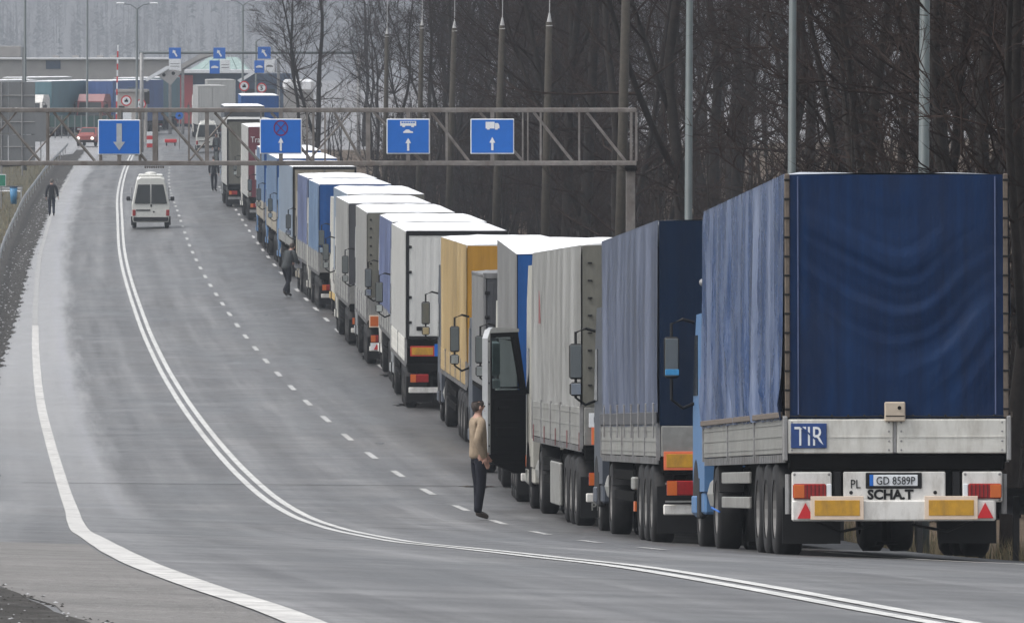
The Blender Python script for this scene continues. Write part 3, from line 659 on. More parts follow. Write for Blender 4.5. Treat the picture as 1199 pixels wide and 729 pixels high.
def second(r, L, H, hw):
    for zz in (.60, .84): q = MB(); q.box(-1.17, 1.17, -.06, -.03, zz - .012, zz + .012); q.build('lamp_guard', M['alu'], r)
    for s in (-1, 1): triangle(r, s * .72, .64, .19, -.085); 
    for k in range(8):
        q = MB(); q.box(-1.312, -1.29, .4 + k * 1.7, .44 + k * 1.7, 1.45, 1.92, .003); q.build('tarp_strap', M['steel'], r)
    q = MB(); q.box(-1.28, -1.2, 5.3, 5.95, .72, .9, .02); q.build('tool_box', M['alu'], r)
    q = MB(); q.box(-1.27, -1.24, 5.2, 5.5, .42, .56, .004); q.build('side_reflector', M['orange'], r)
    q = MB(); q.box(-1.295, -1.27, .02, L - .02, 1.63, 1.80, .008); q.build('tarp_skirt', M['darkp'], r)
def third(r, L, H, hw):
    for s in (-1, 1):
        q = MB(); q.box(s * 1.02 - .13, s * 1.02 + .13, -.07, -.05, 1.58, 1.80, .004); o = q.build('notice_plate', M['signw'], r)
    text('U', .17, 'lettering', M['black'], r, (-1.02, -.074, 1.62), bold=.004)
    for k in range(9):
        for s in (-1, 1):
            q = MB(); q.box(s * 1.13 - .035, s * 1.13 + .035, -.07, -.03, 1.95 + k * .27, 1.975 + k * .27, .006); q.build('tarp_buckle', M['black'], r)
    for s in (-1, 1): text('PNO', .17, 'lettering', M['alu'], r, (s * .88, .94, .28), bold=.003)
    q = MB(); q.box(-1.262, -1.2, 5.9, 8.5, .25, .95, .02); q.build('pallet_box', M['alu'], r)
    q = MB(); q.prism([(L - 3.0, 3.2), (L - 2.5, 3.2), (L - 2.6, 3.75), (L - 2.9, 3.5)], YZ, -1.305, -1.298); q.build('red_patch', M['fadedred'], r)
    for k in range(5):
        q = MB(); q.box(-1.30, -1.285, .1 + k * 3.2, .14 + k * 3.2, 1.22, 1.5, .003); q.build('board_latch', M['fadedred'], r)
    # open cab door, swung out from its front hinge
    y1 = L + .45 + 2.25; hx, hy = -1.24, y1 - .18
    dr = empty('cab_door', (hx, hy, 0), (0, 0, R(-44))); dr.parent = r; dr['label'] = 'left cab door standing open'
    # local: door runs along -y from hinge (0) to -1.05
    w = 1.0
    mb = MB(); t = .07
    mb.prism([(0, .95), (0, 2.0), (-w, 2.0), (-w, .95)], YZ, -t, 0); mb.prism([(-w, .95), (-w - .05, 1.0), (-w - .05, 2.95), (-w + .02, 3.1), (-w + .02, .95)], YZ, -t - .02, .035); mb.prism([(-w + .02, 3.04), (-w + .02, 3.1), (-w + .1, 3.14), (-.22, 3.12), (-.22, 3.06)], YZ, -t, .03)
    mb.build('door_panel', M['cabs'], dr)
    mb = MB(); mb.box(.004, .03, -w + .02, -.03, .97, 1.99, .02); mb.box(.03, .06, -w + .15, -.3, 1.25, 1.42, .03); mb.box(.03, .045, -w + .1, -.2, 1.5, 1.9, .03); mb.box(.045, .07, -w + .2, -.5, 1.72, 1.78, .01); mb.build('door_lining', M['matt'], dr)
    mb = MB(); mb.prism([(-.04, .98), (-w, .98), (-w + .06, .82), (-.3, .62), (-.04, .62)], YZ, -.05, .02); mb.box(-.045, .03, -w + .2, -.1, .80, .85, .01); mb.build('step_panel', M['matt'], dr)
    mb = MB(); mb.prism([(0, 1.98), (-.24, 3.08), (-.34, 2.98), (-.10, 2.06)], YZ, -t, .02); mb.prism([(-.24, 3.08), (-w + .02, 3.06), (-w + .08, 2.96), (-.34, 2.98)], YZ, -t, .02); mb.prism([(-w + .02, 3.06), (-w + .02, 1.98), (-w + .09, 2.06), (-w + .08, 2.96)], YZ, -t, .02); mb.prism([(-w + .02, 1.98), (0, 1.98), (-.10, 2.06), (-w + .09, 2.06)], YZ, -t, .02)
    mb.build('window_frame', M['matt'], dr)
    mb = MB(); mb.prism([(-.09, 2.05), (-.335, 2.985), (-w + .08, 2.965), (-w + .08, 2.05)], YZ, -.04, -.03); mb.build('door_window', M['dglass'], dr)
    for k in range(6): mb = MB(); mb.ball((.04, -w - .02, 1.1 + k * .36), (.012, .012, .02), 6, 4); mb.build('door_bolt', M['matt'], dr)
    mb = MB(); mb.box(-.30, -.22, -.66, -.40, 2.30, 2.90, .04); mb.build('mirror', M['dim_r'], dr)
    mb = MB(); mb.box(-.30, -.22, -.66, -.40, 2.08, 2.25, .03); mb.build('small_mirror', M['pale_r'], dr)
    mb = MB(); mb.tube([(-.04, -.2, 2.9), (-.26, -.45, 2.95), (-.26, -.45, 2.1), (-.04, -.1, 2.1)], .02, 5); mb.build('mirror_arm', M['black'], dr)
M['matt'] = plain('matt_black_trim', (.006, .006, .0065), .85, spec=.12)
def see_glass():
    m, t, b = new_mat('tinted_door_glass'); b.inputs['Base Color'].default_value = (.32, .38, .38, 1); b.inputs['Transmission Weight'].default_value = 1; b.inputs['IOR'].default_value = 1.05; b.inputs['Roughness'].default_value = .02; return m
M['dglass'] = see_glass(); M['dim_r'] = plain('grey_mirror_reflection', (.4, .47, .47), .3); M['pale_r'] = plain('pale_mirror_reflection', (.85, .9, .9), .3)  # door mirrors: reflected brightness put into a flat pale colour
def sixth(r, L, H, hw):
    q = MB(); q.box(-1.25 + .69, -1.25 + .85, -.075, -.06, 1.32, 1.62, .003); q.build('blue_plate', M['blue'], r)
    q = MB(); q.box(-1.25 + .25, -1.25 + .45, -.072, -.058, 1.95, 2.05, .003); q.build('maker_badge', M['black'], r)
def eighth(r, L, H, hw):
    for k in range(10):
        for s in (-1, 1): q = MB(); q.box(s * 1.15 - .03, s * 1.15 + .03, -.075, -.03, 1.9 + k * .25, 1.95 + k * .25, .01); q.build('tarp_eyelet', M['black'], r)
    for s in (-1, 1):
        q = MB(); q.box(s * 1.0 - .16, s * 1.0 + .16, -.08, -.06, .45, .66, .004); q.build('white_plate', M['signw'], r); triangle(r, s * .98, .47, .17, -.085)
def fifteenth(r, L, H, hw):
    text('Tran', .42, 'lettering', M['signw'], r, (-1.14, -.09, 3.95), sx=.8, align='LEFT')
    text('HK', .7, 'lettering', M['signw'], r, (-.95, -.09, 3.1), sx=1, align='LEFT', bold=.01)
    text('K', 1.2, 'lettering', M['signw'], r, (-1.0, -.09, 2.1), sx=1, align='LEFT', bold=.02)
    q = MB(); q.box(-.9, -.3, -.08, -.06, .75, .95, .003); q.build('number_plate', M['signw'], r)

T = {}
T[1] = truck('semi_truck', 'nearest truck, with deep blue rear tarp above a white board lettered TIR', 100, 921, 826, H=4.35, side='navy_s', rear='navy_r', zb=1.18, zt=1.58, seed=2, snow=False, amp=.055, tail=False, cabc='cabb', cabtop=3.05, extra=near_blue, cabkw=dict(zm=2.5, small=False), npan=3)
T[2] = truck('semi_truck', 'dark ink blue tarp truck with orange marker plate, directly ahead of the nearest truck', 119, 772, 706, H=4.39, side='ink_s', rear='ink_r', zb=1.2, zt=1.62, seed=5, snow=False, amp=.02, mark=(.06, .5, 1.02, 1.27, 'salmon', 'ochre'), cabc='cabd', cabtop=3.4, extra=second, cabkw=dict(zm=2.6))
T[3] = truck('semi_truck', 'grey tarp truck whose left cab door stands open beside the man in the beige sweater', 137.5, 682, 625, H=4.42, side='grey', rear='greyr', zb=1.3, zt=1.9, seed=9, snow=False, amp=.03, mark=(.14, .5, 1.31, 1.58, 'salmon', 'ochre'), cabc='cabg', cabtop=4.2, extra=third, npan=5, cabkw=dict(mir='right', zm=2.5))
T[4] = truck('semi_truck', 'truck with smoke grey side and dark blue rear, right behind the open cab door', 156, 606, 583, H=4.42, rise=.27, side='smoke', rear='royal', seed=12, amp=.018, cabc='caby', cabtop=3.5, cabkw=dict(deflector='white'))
T['4b'] = truck('box_truck', 'short grey box truck, lower than its neighbours, in front of the yellow trailer', 176, 565.5, 552.5, L=6.0, H=4.0, zb=1.75, board=None, side='smoke', rear='darkp', style='box', seed=14, amp=0.0, snow=False, cabc='cabd', cabtop=3.0, gap=.2, W=2.4)
T[5] = truck('semi_truck', 'truck with ochre yellow tarpaulin and snowy roof', 195, 547, 517, H=4.4, side='yellow', rear='yellowr', board='yellow', zb=1.3, zt=1.8, seed=17, amp=.024, cabc='cabd', mark=(.1, .5, 1.4, 1.6, 'mred', 'ochre'))
T[6] = truck('semi_truck', 'white box truck with hinged rear doors and red edged marker plate', 218, 475.6, 459, H=4.4, side='boxw', rear='boxl', board='alu_w', zb=1.17, zt=1.75, style='doors', seed=20, amp=.006, cabc='cabs', mark=(.1, .69, 1.32, 1.57, 'mred', 'ochre'), extra=sixth, npan=2)
T[7] = truck('semi_truck', 'truck with slate blue curtain side, mostly hidden ahead of the white box truck', 236.5, 459.5, 445, H=4.38, side='steelb', rear='smoke', seed=23, amp=.04, zb=1.3, zt=1.9, board='alu', cabc='white')
T[8] = truck('semi_truck', 'grey tarp truck with a row of eyelets down its rear edge', 254, 430, 417, H=4.4, side='grey', rear='greyr', seed=26, amp=.012, zb=1.3, zt=1.95, board='grey', mark=(.05, .4, 1.1, 1.45, 'cream', 'orange'), cabc='cabs', extra=eighth)
T[9] = truck('semi_truck', 'light grey tarp truck with charcoal rear, just ahead of the truck with eyelets', 272, 408.7, 394, H=4.4, side='grey', rear='darkp', seed=29, amp=.02, zb=1.3, zt=1.9, board='alu', cabc='caby')
T[10] = truck('semi_truck', 'truck with cream and yellow cab in front of the bright blue trailer', 290, 407, 391, H=4.4, side='paleb', rear='greyr', seed=31, amp=.01, cabc='caby', cabtop=4.0, board='alu', cabkw=dict(bump_c=M['cabo'], L=4.3), gap=.6)
T[11] = truck('semi_truck', 'sky blue trailer with royal blue rear and wide snowy roof', 310, 374, 361.8, L=10, H=4.4, side='skyb', rear='royal', seed=34, amp=.02, zb=1.3, zt=2.0, board='alu', cabc='cabg', npan=4, gap=.45, cabkw=dict(mir=False))
T['11b'] = truck('semi_truck', 'slate blue curtain truck directly ahead of the sky blue trailer', 323.5, 361, 349, L=10, H=4.4, side='steelb', rear='steelb', seed=36, amp=.02, zb=1.3, zt=1.95, board='alu', cabc='beige', npan=4, tail=False)
T[12] = truck('semi_truck', 'pale blue curtain truck with a beige rear, second beyond the sky blue trailer', 350, 343, 327, H=4.4, side='paleb', rear='beige', style='doors', seed=38, amp=.012, board='alu', cabc='cabb', lo=True)
T[13] = truck('semi_truck', 'sky blue truck with dark blue rear edge, under the no-stopping lane sign', 371, 324.5, 312.6, H=4.4, side='skyb', rear='royal', seed=41, amp=.012, zb=1.3, zt=2.1, board='beige', cabc='cabb', lo=True)
T[14] = truck('semi_truck', 'pale blue truck with a royal blue rear, next to the maroon truck', 392, 309.5, 301, H=4.4, side='skyb', rear='royal', seed=44, amp=.012, zb=1.3, zt=2.1, board='beige', cabc='cabb', lo=True)
T[15] = truck('semi_truck', 'maroon backed truck with white lettering and white sides', 447, 291, 283, H=4.75, side='boxw', rear='maroon', style='tarp', seed=47, amp=.004, board=None, zb=1.2, cabc='white', lo=True, extra=fifteenth)
T[16] = truck('semi_truck', 'grey truck with pale rear posts, ahead of the maroon truck', 480, 266, 260, H=4.75, side='boxw', rear='greyr', style='doors', seed=49, amp=.004, board=None, zb=1.2, cabc='cabs', lo=True, snow=False)
T[17] = truck('semi_truck', 'dark grey truck with thick snow on its roof, far along the queue', 560, 263, 259, H=5.0, side='cabd', rear='darkp', seed=51, amp=.004, board=None, zb=1.2, cabc='cabb', lo=True)
T[18] = truck('semi_truck', 'blue truck with snowy roof at the head of the queue', 600, 283, 279, H=5.3, side='royal', rear='royal', seed=53, amp=.004, board=None, zb=1.2, cabc='cabb', lo=True)
T[19] = truck('box_truck', 'white box truck with tall double rear doors beyond the gantry', 770, 232, 226, L=9.5, H=4.6, side='boxw', rear='boxw', style='box', seed=55, amp=0, board=None, zb=1.2, cabc='white', lo=True, snow=False, group='trucks at the border post')
T[20] = truck('box_truck', 'white box truck standing behind the tall double door truck', 790, 243, 240, L=9.5, H=4.95, side='boxw', rear='boxw', style='box', seed=57, amp=0, board=None, zb=1.2, cabc='white', lo=True, snow=False, group='trucks at the border post')
for k, (px, dd, a, sc_, rc, cc, lb) in enumerate(((106, 800, 163, 'teal', 'smoke', 'white', 'teal sided truck facing the road across the plaza'), (176, 806, 163, 'gblue', 'smoke', 'cabr', 'blue sided truck with a red cab across the plaza'), (30, 806, 163, 'boxw', 'boxw', 'cabs', 'white trailer half hidden behind the large grey sign board'), (70, 850, 165, 'boxw', 'boxw', 'white', 'pale trailer rising behind the teal sided truck'), (196, 842, 166, 'teal', 'darkp', 'white', 'teal trailer under the canopy beside the booth'))):
    T['p%d' % k] = truck('parked_truck', lb, dd, 0, 0, H=4.9, side=sc_, rear=rc, board=None, zb=1.2, seed=60 + k, amp=.004, cabc=cc, lo=True, group='trucks parked across the plaza', yaw=R(a), X=atpx(px, dd))

# ------------------------------------------------------------------ sign gantry over the road, lane signs
GD_ = 200.0
def gp(px): return atpx(px, GD_)
gt = empty('sign_gantry', (gp(738), GD_, gxy(gp(738), GD_) - .05), label='long steel truss gantry spanning the whole road above the lanes', cat='gantry')
gx0, gy0, gz0 = gt.location
def gl(px, py): return (gp(px) - gx0, zpx(py, GD_) - gz0)
zt_ = zpx(129, GD_) - gz0; zb_ = zpx(191, GD_) - gz0
for nm, zz in (('top_chord', zt_), ('bottom_chord', zb_)):
    for yy in (-.35, .35):
        mb = MB(); mb.box(gp(-160) - gx0, gp(745) - gx0, yy - .05, yy + .05, zz - .05, zz + .05, .012); mb.build(nm, M['gantry'], gt)
for px, w in ((-60, .04), (-2, .04), (56, .04), (118, .035), (141, .035), (164, .035), (182, .10), (222, .04), (243, .09), (306, .03), (360, .045), (367, .035), (381, .035), (431, .09), (503, .035), (523, .05), (575, .03), (612, .035), (618, .03), (633, .045), (678, .045), (739, .05), (745, .04)):
    for yy in (-.35, .35):
        if yy > 0 and px % 3 == 0: continue
        mb = MB(); x = gp(px) - gx0; mb.box(x - w / 2, x + w / 2, yy - .035, yy + .035, zb_ + .051, zt_ - .051); mb.build('truss_post', M['gantry'], gt)
for a, b in ((-58, -8), (0, 48), (64, 112), (126, 172), (190, 238), (252, 304), (318, 366), (392, 424), (438, 494), (505, 549), (562, 612), (625, 670), (687, 732)):
    xa, xb = gp(a) - gx0, gp(b) - gx0
    mb = MB(); mb.tube([(xa, -.35, zt_ - .05), (xb, -.35, zb_ + .05)], .034, 5); mb.build('truss_brace', M['gantry'], gt)
    mb = MB(); mb.tube([(xa - .6, .35, zb_ + .05), (xa + .35, .35, zt_ - .05)], .02, 4); 
    if a % 4 == 0: mb.build('truss_brace', M['gantry'], gt)
mb = MB(); mb.box(-.10, .11, -.12, .12, 0, zb_ - .18, .01); mb.build('gantry_post', M['gantry'], gt)
mb = MB(); mb.box(-.13, .14, -.42, .42, zb_ - .17, zb_ - .052, .03); mb.build('saddle', M['chassis'], gt)
xl = gp(-150) - gx0
mb = MB(); mb.box(xl - .1, xl + .1, -.12, .12, -.5, zb_ - .06); mb.build('gantry_post', M['gantry'], gt)
for k in range(9):
    mb = MB(); x = gp(171 + 2.6 * k) - gx0; mb.ball((x, -.35, zb_ - .085), (.022, .022, .03), 6, 4); mb.build('clamp_bolt', M['gantry'], gt)
def arrow(x, z0, z1, w, hw, hl, y, down=False):
    p = [(x - w / 2, z0), (x + w / 2, z0), (x + w / 2, z1 - hl), (x + hw / 2, z1 - hl), (x, z1), (x - hw / 2, z1 - hl), (x - w / 2, z1 - hl)]
    if down: p = [(a, z0 + z1 - b) for a, b in p][::-1]
    mb = MB(); mb.prism(p, XZ, y - .006, y); return mb
def lane_sign(px0, px1, py0, py1, label, deco):
    x0, x1 = gp(px0), gp(px1); zt2, zb2 = zpx(py0, GD_), zpx(py1, GD_); cx = (x0 + x1) / 2; w = x1 - x0; h = zt2 - zb2
    r = empty('lane_sign', (cx, GD_ - .46, zb2), label=label, cat='road sign', group='blue lane signs on the gantry')
    mb = MB(); mb.box(-w / 2, w / 2, -.02, .02, 0, h, .012); mb.build('sign_panel', M['signw'], r)
    mb = MB(); mb.box(-w / 2 + .022, w / 2 - .022, -.027, -.018, .022, h - .022, .004); mb.build('sign_face', M['blue'], r)
    mb = MB(); mb.box(-.045, .045, .021, .06, -.22, h + .22); mb.build('sign_bracket', M['gantry'], r)
    deco(r, w, h)
def ring(r, x, z, rr, t, y, m, name):
    mb = MB(); n = 28
    mb.grid(lambda u, v: (x + (rr - t * v) * math.cos(u * 2 * math.pi), y, z + (rr - t * v) * 1.1 * math.sin(u * 2 * math.pi)), n, 1); mb.build(name, m, r)
def d1(r, w, h): arrow(0, .10, .70, .12, .27, .19, -.03, True).build('arrow', M['signdim'], r)
M['signdim'] = plain('worn_sign_white', (.42, .45, .48), .5)
def d2(r, w, h):
    ring(r, 0, .58, .165, .03, -.03, M['redsym'], 'prohibition_ring')
    for s in (-1, 1):
        q = MB(); q.prism([(-.10 * s - .013, .47), (-.10 * s + .013, .47), (.10 * s + .013, .69), (.10 * s - .013, .69)], XZ, -.036, -.031 - .001 * s); q.build('prohibition_bar', M['redsym'], r)
    arrow(0, .07, .37, .045, .12, .12, -.03).build('arrow', M['signw'], r)
M['redsym'] = plain('dark_red_symbol', (.16, .012, .10), .5)
def d3(r, w, h):
    q = MB(); q.box(-.18, .18, -.034, -.029, .63, .735, .0); q.box(-.13, -.07, -.034, -.029, .60, .63); q.box(.07, .13, -.034, -.029, .60, .63); q.build('bus_symbol', M['signw'], r)
    q = MB()
    for k in range(6): q.box(-.15 + k * .052, -.11 + k * .052, -.037, -.0345, .69, .72)
    q.build('bus_window_symbol', M['blue'], r)
    q = MB(); q.prism([(-.11, .47), (.11, .47), (.11, .50), (.05, .515), (.02, .545), (-.05, .545), (-.09, .51), (-.11, .50)], XZ, -.034, -.029); q.build('car_symbol', M['signw'], r)
    arrow(0, .07, .36, .05, .13, .12, -.03).build('arrow', M['signw'], r)
def d4(r, w, h):
    q = MB(); q.box(-.15, .05, -.034, -.029, .57, .72); q.prism([(.06, .57), (.16, .57), (.16, .64), (.13, .69), (.06, .69)], XZ, -.034, -.029); q.box(-.12, -.06, -.034, -.029, .545, .57); q.box(.06, .12, -.034, -.029, .545, .57); q.build('lorry_symbol', M['signw'], r)
    arrow(0, .08, .38, .05, .13, .13, -.03).build('arrow', M['signw'], r)
lane_sign(116, 165.5, 140, 181, 'blue lane sign with one large grey arrow pointing down', d1)
lane_sign(305, 354, 139, 180, 'blue lane sign with red crossed circle above an up arrow', d2)
lane_sign(453, 503.5, 139, 180, 'blue lane sign with bus and car above an up arrow', d3)
lane_sign(551, 602, 139, 180, 'blue lane sign with a lorry above an up arrow', d4)

# ------------------------------------------------------------------ lamp posts and tall poles
def lamp_post(px, d, rad, label, h=11.5, side=0, name='street_lamp', z0=None, group='tall grey lamp posts behind the trucks'):
    X = atpx(px, d); r = empty(name, (X, d, gxy(X, d) - .2 if z0 is None else z0), label=label, cat='street lamp', group=group)
    mb = MB(); mb.tube([(0, 0, 0), (0, 0, 1.4), (.0, 0, 1.42), (.05, 0, h)], [rad * 1.35, rad * 1.3, rad * 1.05, rad * .8], 12); mb.build('post', M['lamp'], r, True)
    for s in ((-1, 1) if side == 0 else (side,)):
        mb = MB(); mb.tube([(.05, 0, h - .05), (.05 + s * .5, 0, h + .3), (.05 + s * 1.3, 0, h + .4)], .035, 6); a = mb.build('lamp_arm', M['lamp'], r, True)
        mb = MB(); mb.box(.05 + s * 1.3 - .32, .05 + s * 1.3 + .32, -.13, .13, h + .34, h + .48, .05); mb.build('lamp_head', M['signw'], a)
lamp_post(1080, 130, .083, 'thickest grey lamp post, rising behind the right half of the nearest truck')
lamp_post(925.5, 155, .075, 'grey lamp post rising behind the left end of the nearest truck')
lamp_post(805, 190, .086, 'grey lamp post rising behind the dark ink blue truck')
for k, (px, d, pb, top, rad, lb) in enumerate(((733, 225, 722, -14, .13, 'thick brown pole behind the right end of the gantry'), (643, 255, 635, 26, .115, 'brown pole with white cone cap just right of the lorry sign'), (588, 285, 576, 30, .115, 'brown pole with white cone cap rising behind the lorry sign'), (532, 320, 522, 33, .115, 'brown pole with white cone cap between the bus sign and the lorry sign'), (494, 352, 488, 30, .10, 'slim brown pole with white cone cap behind the bus sign'), (453, 400, 450, 40, .11, 'slim brown pole with white cone cap left of the bus sign'))):
    X = atpx(pb, d); zg = gxy(X, d) - .2; dx = atpx(px, d) - X; zt2 = zpx(top, d) - zg
    r = empty('wooden_pole', (X, d, zg), label=lb, cat='pole', group='leaning brown poles with cone caps')
    mb = MB(); mb.tube([(dx * .0, 0, 0), (dx * .5, 0, zt2 * .5), (dx, 0, zt2)], [rad * 1.25, rad * 1.1, rad * .85], 10); mb.build('pole', M['wood'], r, True)
    mb = MB(); mb.tube([(dx, 0, zt2 - .12), (dx + .01, 0, zt2 + .26)], [rad * .9, rad * .2], 10); mb.build('cone_cap', M['cap'], r)
    mb = MB(); mb.tube([(dx + .01, 0, zt2 + .2), (dx + .03, 0, zt2 + 2.6)], .016, 6); mb.build('thin_rod', M['cap'], r)

# ------------------------------------------------------------------ guard rails
def guard_rail(label, pts, m, name='guard_rail', zc=.72, sp=4.0, post_m=None, hs=1.0):
    x, y, z = pts[0]; r = empty(name, (x, y, z), label=label, cat='guard rail')
    prof = [(-.03, -.16), (.03, -.11), (.03, -.05), (-.01, 0), (.03, .05), (.03, .11), (-.03, .16)]
    mb = MB(); n = len(prof)
    for i, p in enumerate(pts):
        q = Vector(pts[min(i + 1, len(pts) - 1)]) - Vector(pts[max(0, i - 1)]); nn = Vector((q.y, -q.x, 0)).normalized()
        for a, b in prof: mb.v.append((p[0] - x + nn.x * a, p[1] - y + nn.y * a, p[2] - z + zc + b * hs))
    for i in range(len(pts) - 1):
        for k in range(n - 1): mb.f.append((i * n + k, i * n + k + 1, (i + 1) * n + k + 1, (i + 1) * n + k)); mb.m.append(0)
    mb.build('rail', m, r, True)
    pm = MB(); pm.box(-.04, .04, -.03, .03, -.3, zc + .06, .008); pme = pm.mesh('rail_post', post_m or m)
    acc = 0; last = None
    for i in range(len(pts) - 1):
        a, b = Vector(pts[i]), Vector(pts[i + 1]); L = (b - a).length; t = acc
        while t < L:
            p = a.lerp(b, t / L); inst('post', pme, r, (p.x - x + -.07, p.y - y, p.z - z)); t += sp
        acc = t - L
def gpt(u, d): return (XD(d) + u, d, gz(d, u) - .08)
guard_rail('zinc guard rail along the left verge', [gpt(-8.35, d) for d in range(150, 716, 8)], M['rail'], zc=.70, sp=12.0, post_m=M['steel'], hs=.72)
guard_rail('dark guard rail on the verge right of the nearest truck', [gpt(4.75, d) for d in range(60, 300, 6)], M['rail_d'], zc=.80, sp=4.0)
dG = 515
guard_rail('short guard rail crossing the grass on the left beside the green sign', [(XD(dG) - 8.6 - k * .8, dG - 2 + .3 * k, gz(dG, -8) - .12) for k in range(10)], M['rail'], zc=.9, sp=2.5)

# ------------------------------------------------------------------ vans and car
def loft(secs, fn=None):
    mb = MB(); n = len(secs[0][1])
    for y, pts in secs:
        for a, b in pts: mb.v.append((a, y, b))
    for i in range(len(secs) - 1):
        for k in range(n): k2 = (k + 1) % n; mb.f.append((i * n + k, i * n + k2, (i + 1) * n + k2, (i + 1) * n + k)); mb.m.append(0)
    mb.f.append(tuple(range(n))[::-1]); mb.m.append(0); mb.f.append(tuple(range((len(secs) - 1) * n, len(secs) * n))); mb.m.append(0)
    return mb
def sec(hw, z0, zs, zt, tw, c=.08):
    r = [(hw - .04, z0), (hw, z0 + .15), (hw, zs), (tw + .05, zt - c), (tw - .12, zt)]
    return [(a, b) for a, b in r] + [(-a, b) for a, b in r[::-1]]
def van(d, px, label, H=2.55, rack=True):
    X = atpx(px, d); u = X - XD(d); yaw = math.atan2(XD(d - 5) - XD(d + 5), 10); fx = -math.sin(yaw)
    pitch = math.atan2(gz(d + 5, u) - gz(d, u), 5)
    r = empty('white_van', (X, d, gz(d, u) + .025), (pitch, 0, yaw), label, 'van', 'white vans driving away')
    loft([(.0, sec(.90, .34, 1.15, H - .08, .60)), (.08, sec(.92, .3, 1.2, H, .62)), (3.3, sec(.92, .3, 1.2, H, .62)), (4.0, sec(.92, .3, 1.15, 1.9, .66)), (4.5, sec(.9, .3, 1.0, 1.25, .75)), (5.0, sec(.84, .35, .8, 1.0, .7))]).build('van_body', M['van'], r)
    for s in (-1, 1):
        mb = MB(); mb.prism([(s * .03, 1.22), (s * .80, 1.22), (s * .655, 2.0), (s * .62, 2.16), (s * .03, 2.16)], lambda a, b, t: (a, t + (.0 if b < 1.3 else .05), b), -.05, -.012); mb.build('rear_window', M['glass'], r)
        mb = MB(); mb.box(s * .83 - .075, s * .83 + .085, -.04, .05, .62, .92, .015); mb.build('tail_light', M['red'], r)
        mb = MB(); mb.box(s * .93 - .04, s * .93 + .05, .0, .3, .16, .60, .02); mb.build('corner_bumper', M['black'], r)
        mb = MB(); mb.prism([(3.2, 1.25), (3.25, 1.95), (3.75, 1.8), (4.1, 1.25)], YZ, s * .90, s * .93); mb.build('side_window', M['glass'], r)
        mb = MB(); mb.box(s * 1.09 - .10, s * 1.09 + .10, 3.75, 3.88, 1.28, 1.50, .04); mb.tube([(s * .9, 3.85, 1.3), (s * 1.05, 3.82, 1.33)], .025, 5); mb.build('mirror', M['black'], r)
        for y in (.95, 3.95):
            h = inst('wheel', TYRE, r, (s * .80, y, .34), scale=(.7, .62, .62)); inst('rim', RIM, h)
    mb = MB(); mb.box(-.86, .86, -.06, .04, .36, .56, .03); mb.build('bumper', M['black'], r)
    mb = MB(); mb.box(-.72, -.02, -.03, .02, .86, .93, .01); mb.build('plate_trim', M['black'], r)
    mb = MB(); mb.ball((.15, -.01, .82), (.05, .02, .05), 8, 4); mb.box(-.02, .06, -.03, .02, 1.06, 1.18, .01); mb.build('door_handle', M['black'], r)
    mb = MB(); mb.box(-.6, .6, .1, 2.6, H - .01, H + .10, .05); mb.build('roof_spoiler', M['van'], r)
    mb = MB(); mb.ball((0, .8, H + .12), (.3, .4, .12), 12, 6); mb.build('roof_vent', M['van'], r)
M['van'] = plain('white_van_paint', (.62, .62, .58), .35, 0, .06, 3, ((.35, .34, .32), .3))
van(437, 176.5, 'white high roof van driving away alone on the open lane')
van(700, 243, 'white van beyond the gantry, in front of the white box trucks', 2.35)
def red_car(d, px):
    X = atpx(px, d); r = empty('red_car', (X, d, gxy(X, d) + .04), (0, 0, R(172)), 'red car coming the other way with a headlight on', 'car')
    loft([(0, sec(.78, .35, .8, .95, .7)), (.7, sec(.82, .3, .9, 1.0, .72)), (1.2, sec(.82, .3, .92, 1.52, .55)), (2.7, sec(.82, .3, .92, 1.55, .55)), (3.4, sec(.82, .3, .9, 1.0, .72)), (4.2, sec(.78, .35, .75, .85, .68))]).build('car_body', M['redcar'], r)
    mb = MB(); mb.prism([(-.66, 1.02), (.66, 1.02), (.52, 1.48), (-.52, 1.48)], lambda a, b, t: (a, 3.36 - (b - 1.0) * 1.2 + t, b), 0, .03); mb.build('windscreen', M['glass'], r)
    for s in (-1, 1):
        mb = MB(); mb.ball((s * .58, 4.2, .66), (.14, .05, .12), 10, 5); mb.build('headlight', M['beam'], r)
        for y in (.8, 3.4): inst('wheel', TYRE, r, (s * .72, y, .31), scale=(.6, .57, .57))
    mb = MB(); mb.box(-.78, .78, 4.12, 4.25, .35, .52, .03); mb.build('bumper', M['black'], r)
M['redcar'] = plain('faded_red_paint', (.28, .06, .05), .4); M['beam'] = emis('lit_headlight', (1, .95, .85), 1.0)
red_car(735, 111)

# ------------------------------------------------------------------ people
def skin(vs, es, rs, name, m, parent, sub=1):
    me = bpy.data.meshes.new(name); me.from_pydata(vs, es, []); o = bpy.data.objects.new(name, me); COL.objects.link(o)
    o.modifiers.new('skin', 'SKIN'); sv = me.skin_vertices[0].data
    for i, q in enumerate(rs): sv[i].radius = (q, q) if not isinstance(q, tuple) else q
    sv[0].use_root = True
    s = o.modifiers.new('sub', 'SUBSURF'); s.levels = sub; s.render_levels = sub
    nm = bpy.data.meshes.new_from_object(o.evaluated_get(bpy.context.evaluated_depsgraph_get()))
    bpy.data.objects.remove(o); bpy.data.meshes.remove(me)
    nm.name = name; nm.materials.clear(); nm.materials.append(m)
    nm.polygons.foreach_set('use_smooth', [True] * len(nm.polygons)); nm.update()
    return inst(name, nm, parent)
def V(a, b, t): return tuple(a[i] + (b[i] - a[i]) * t for i in range(3))
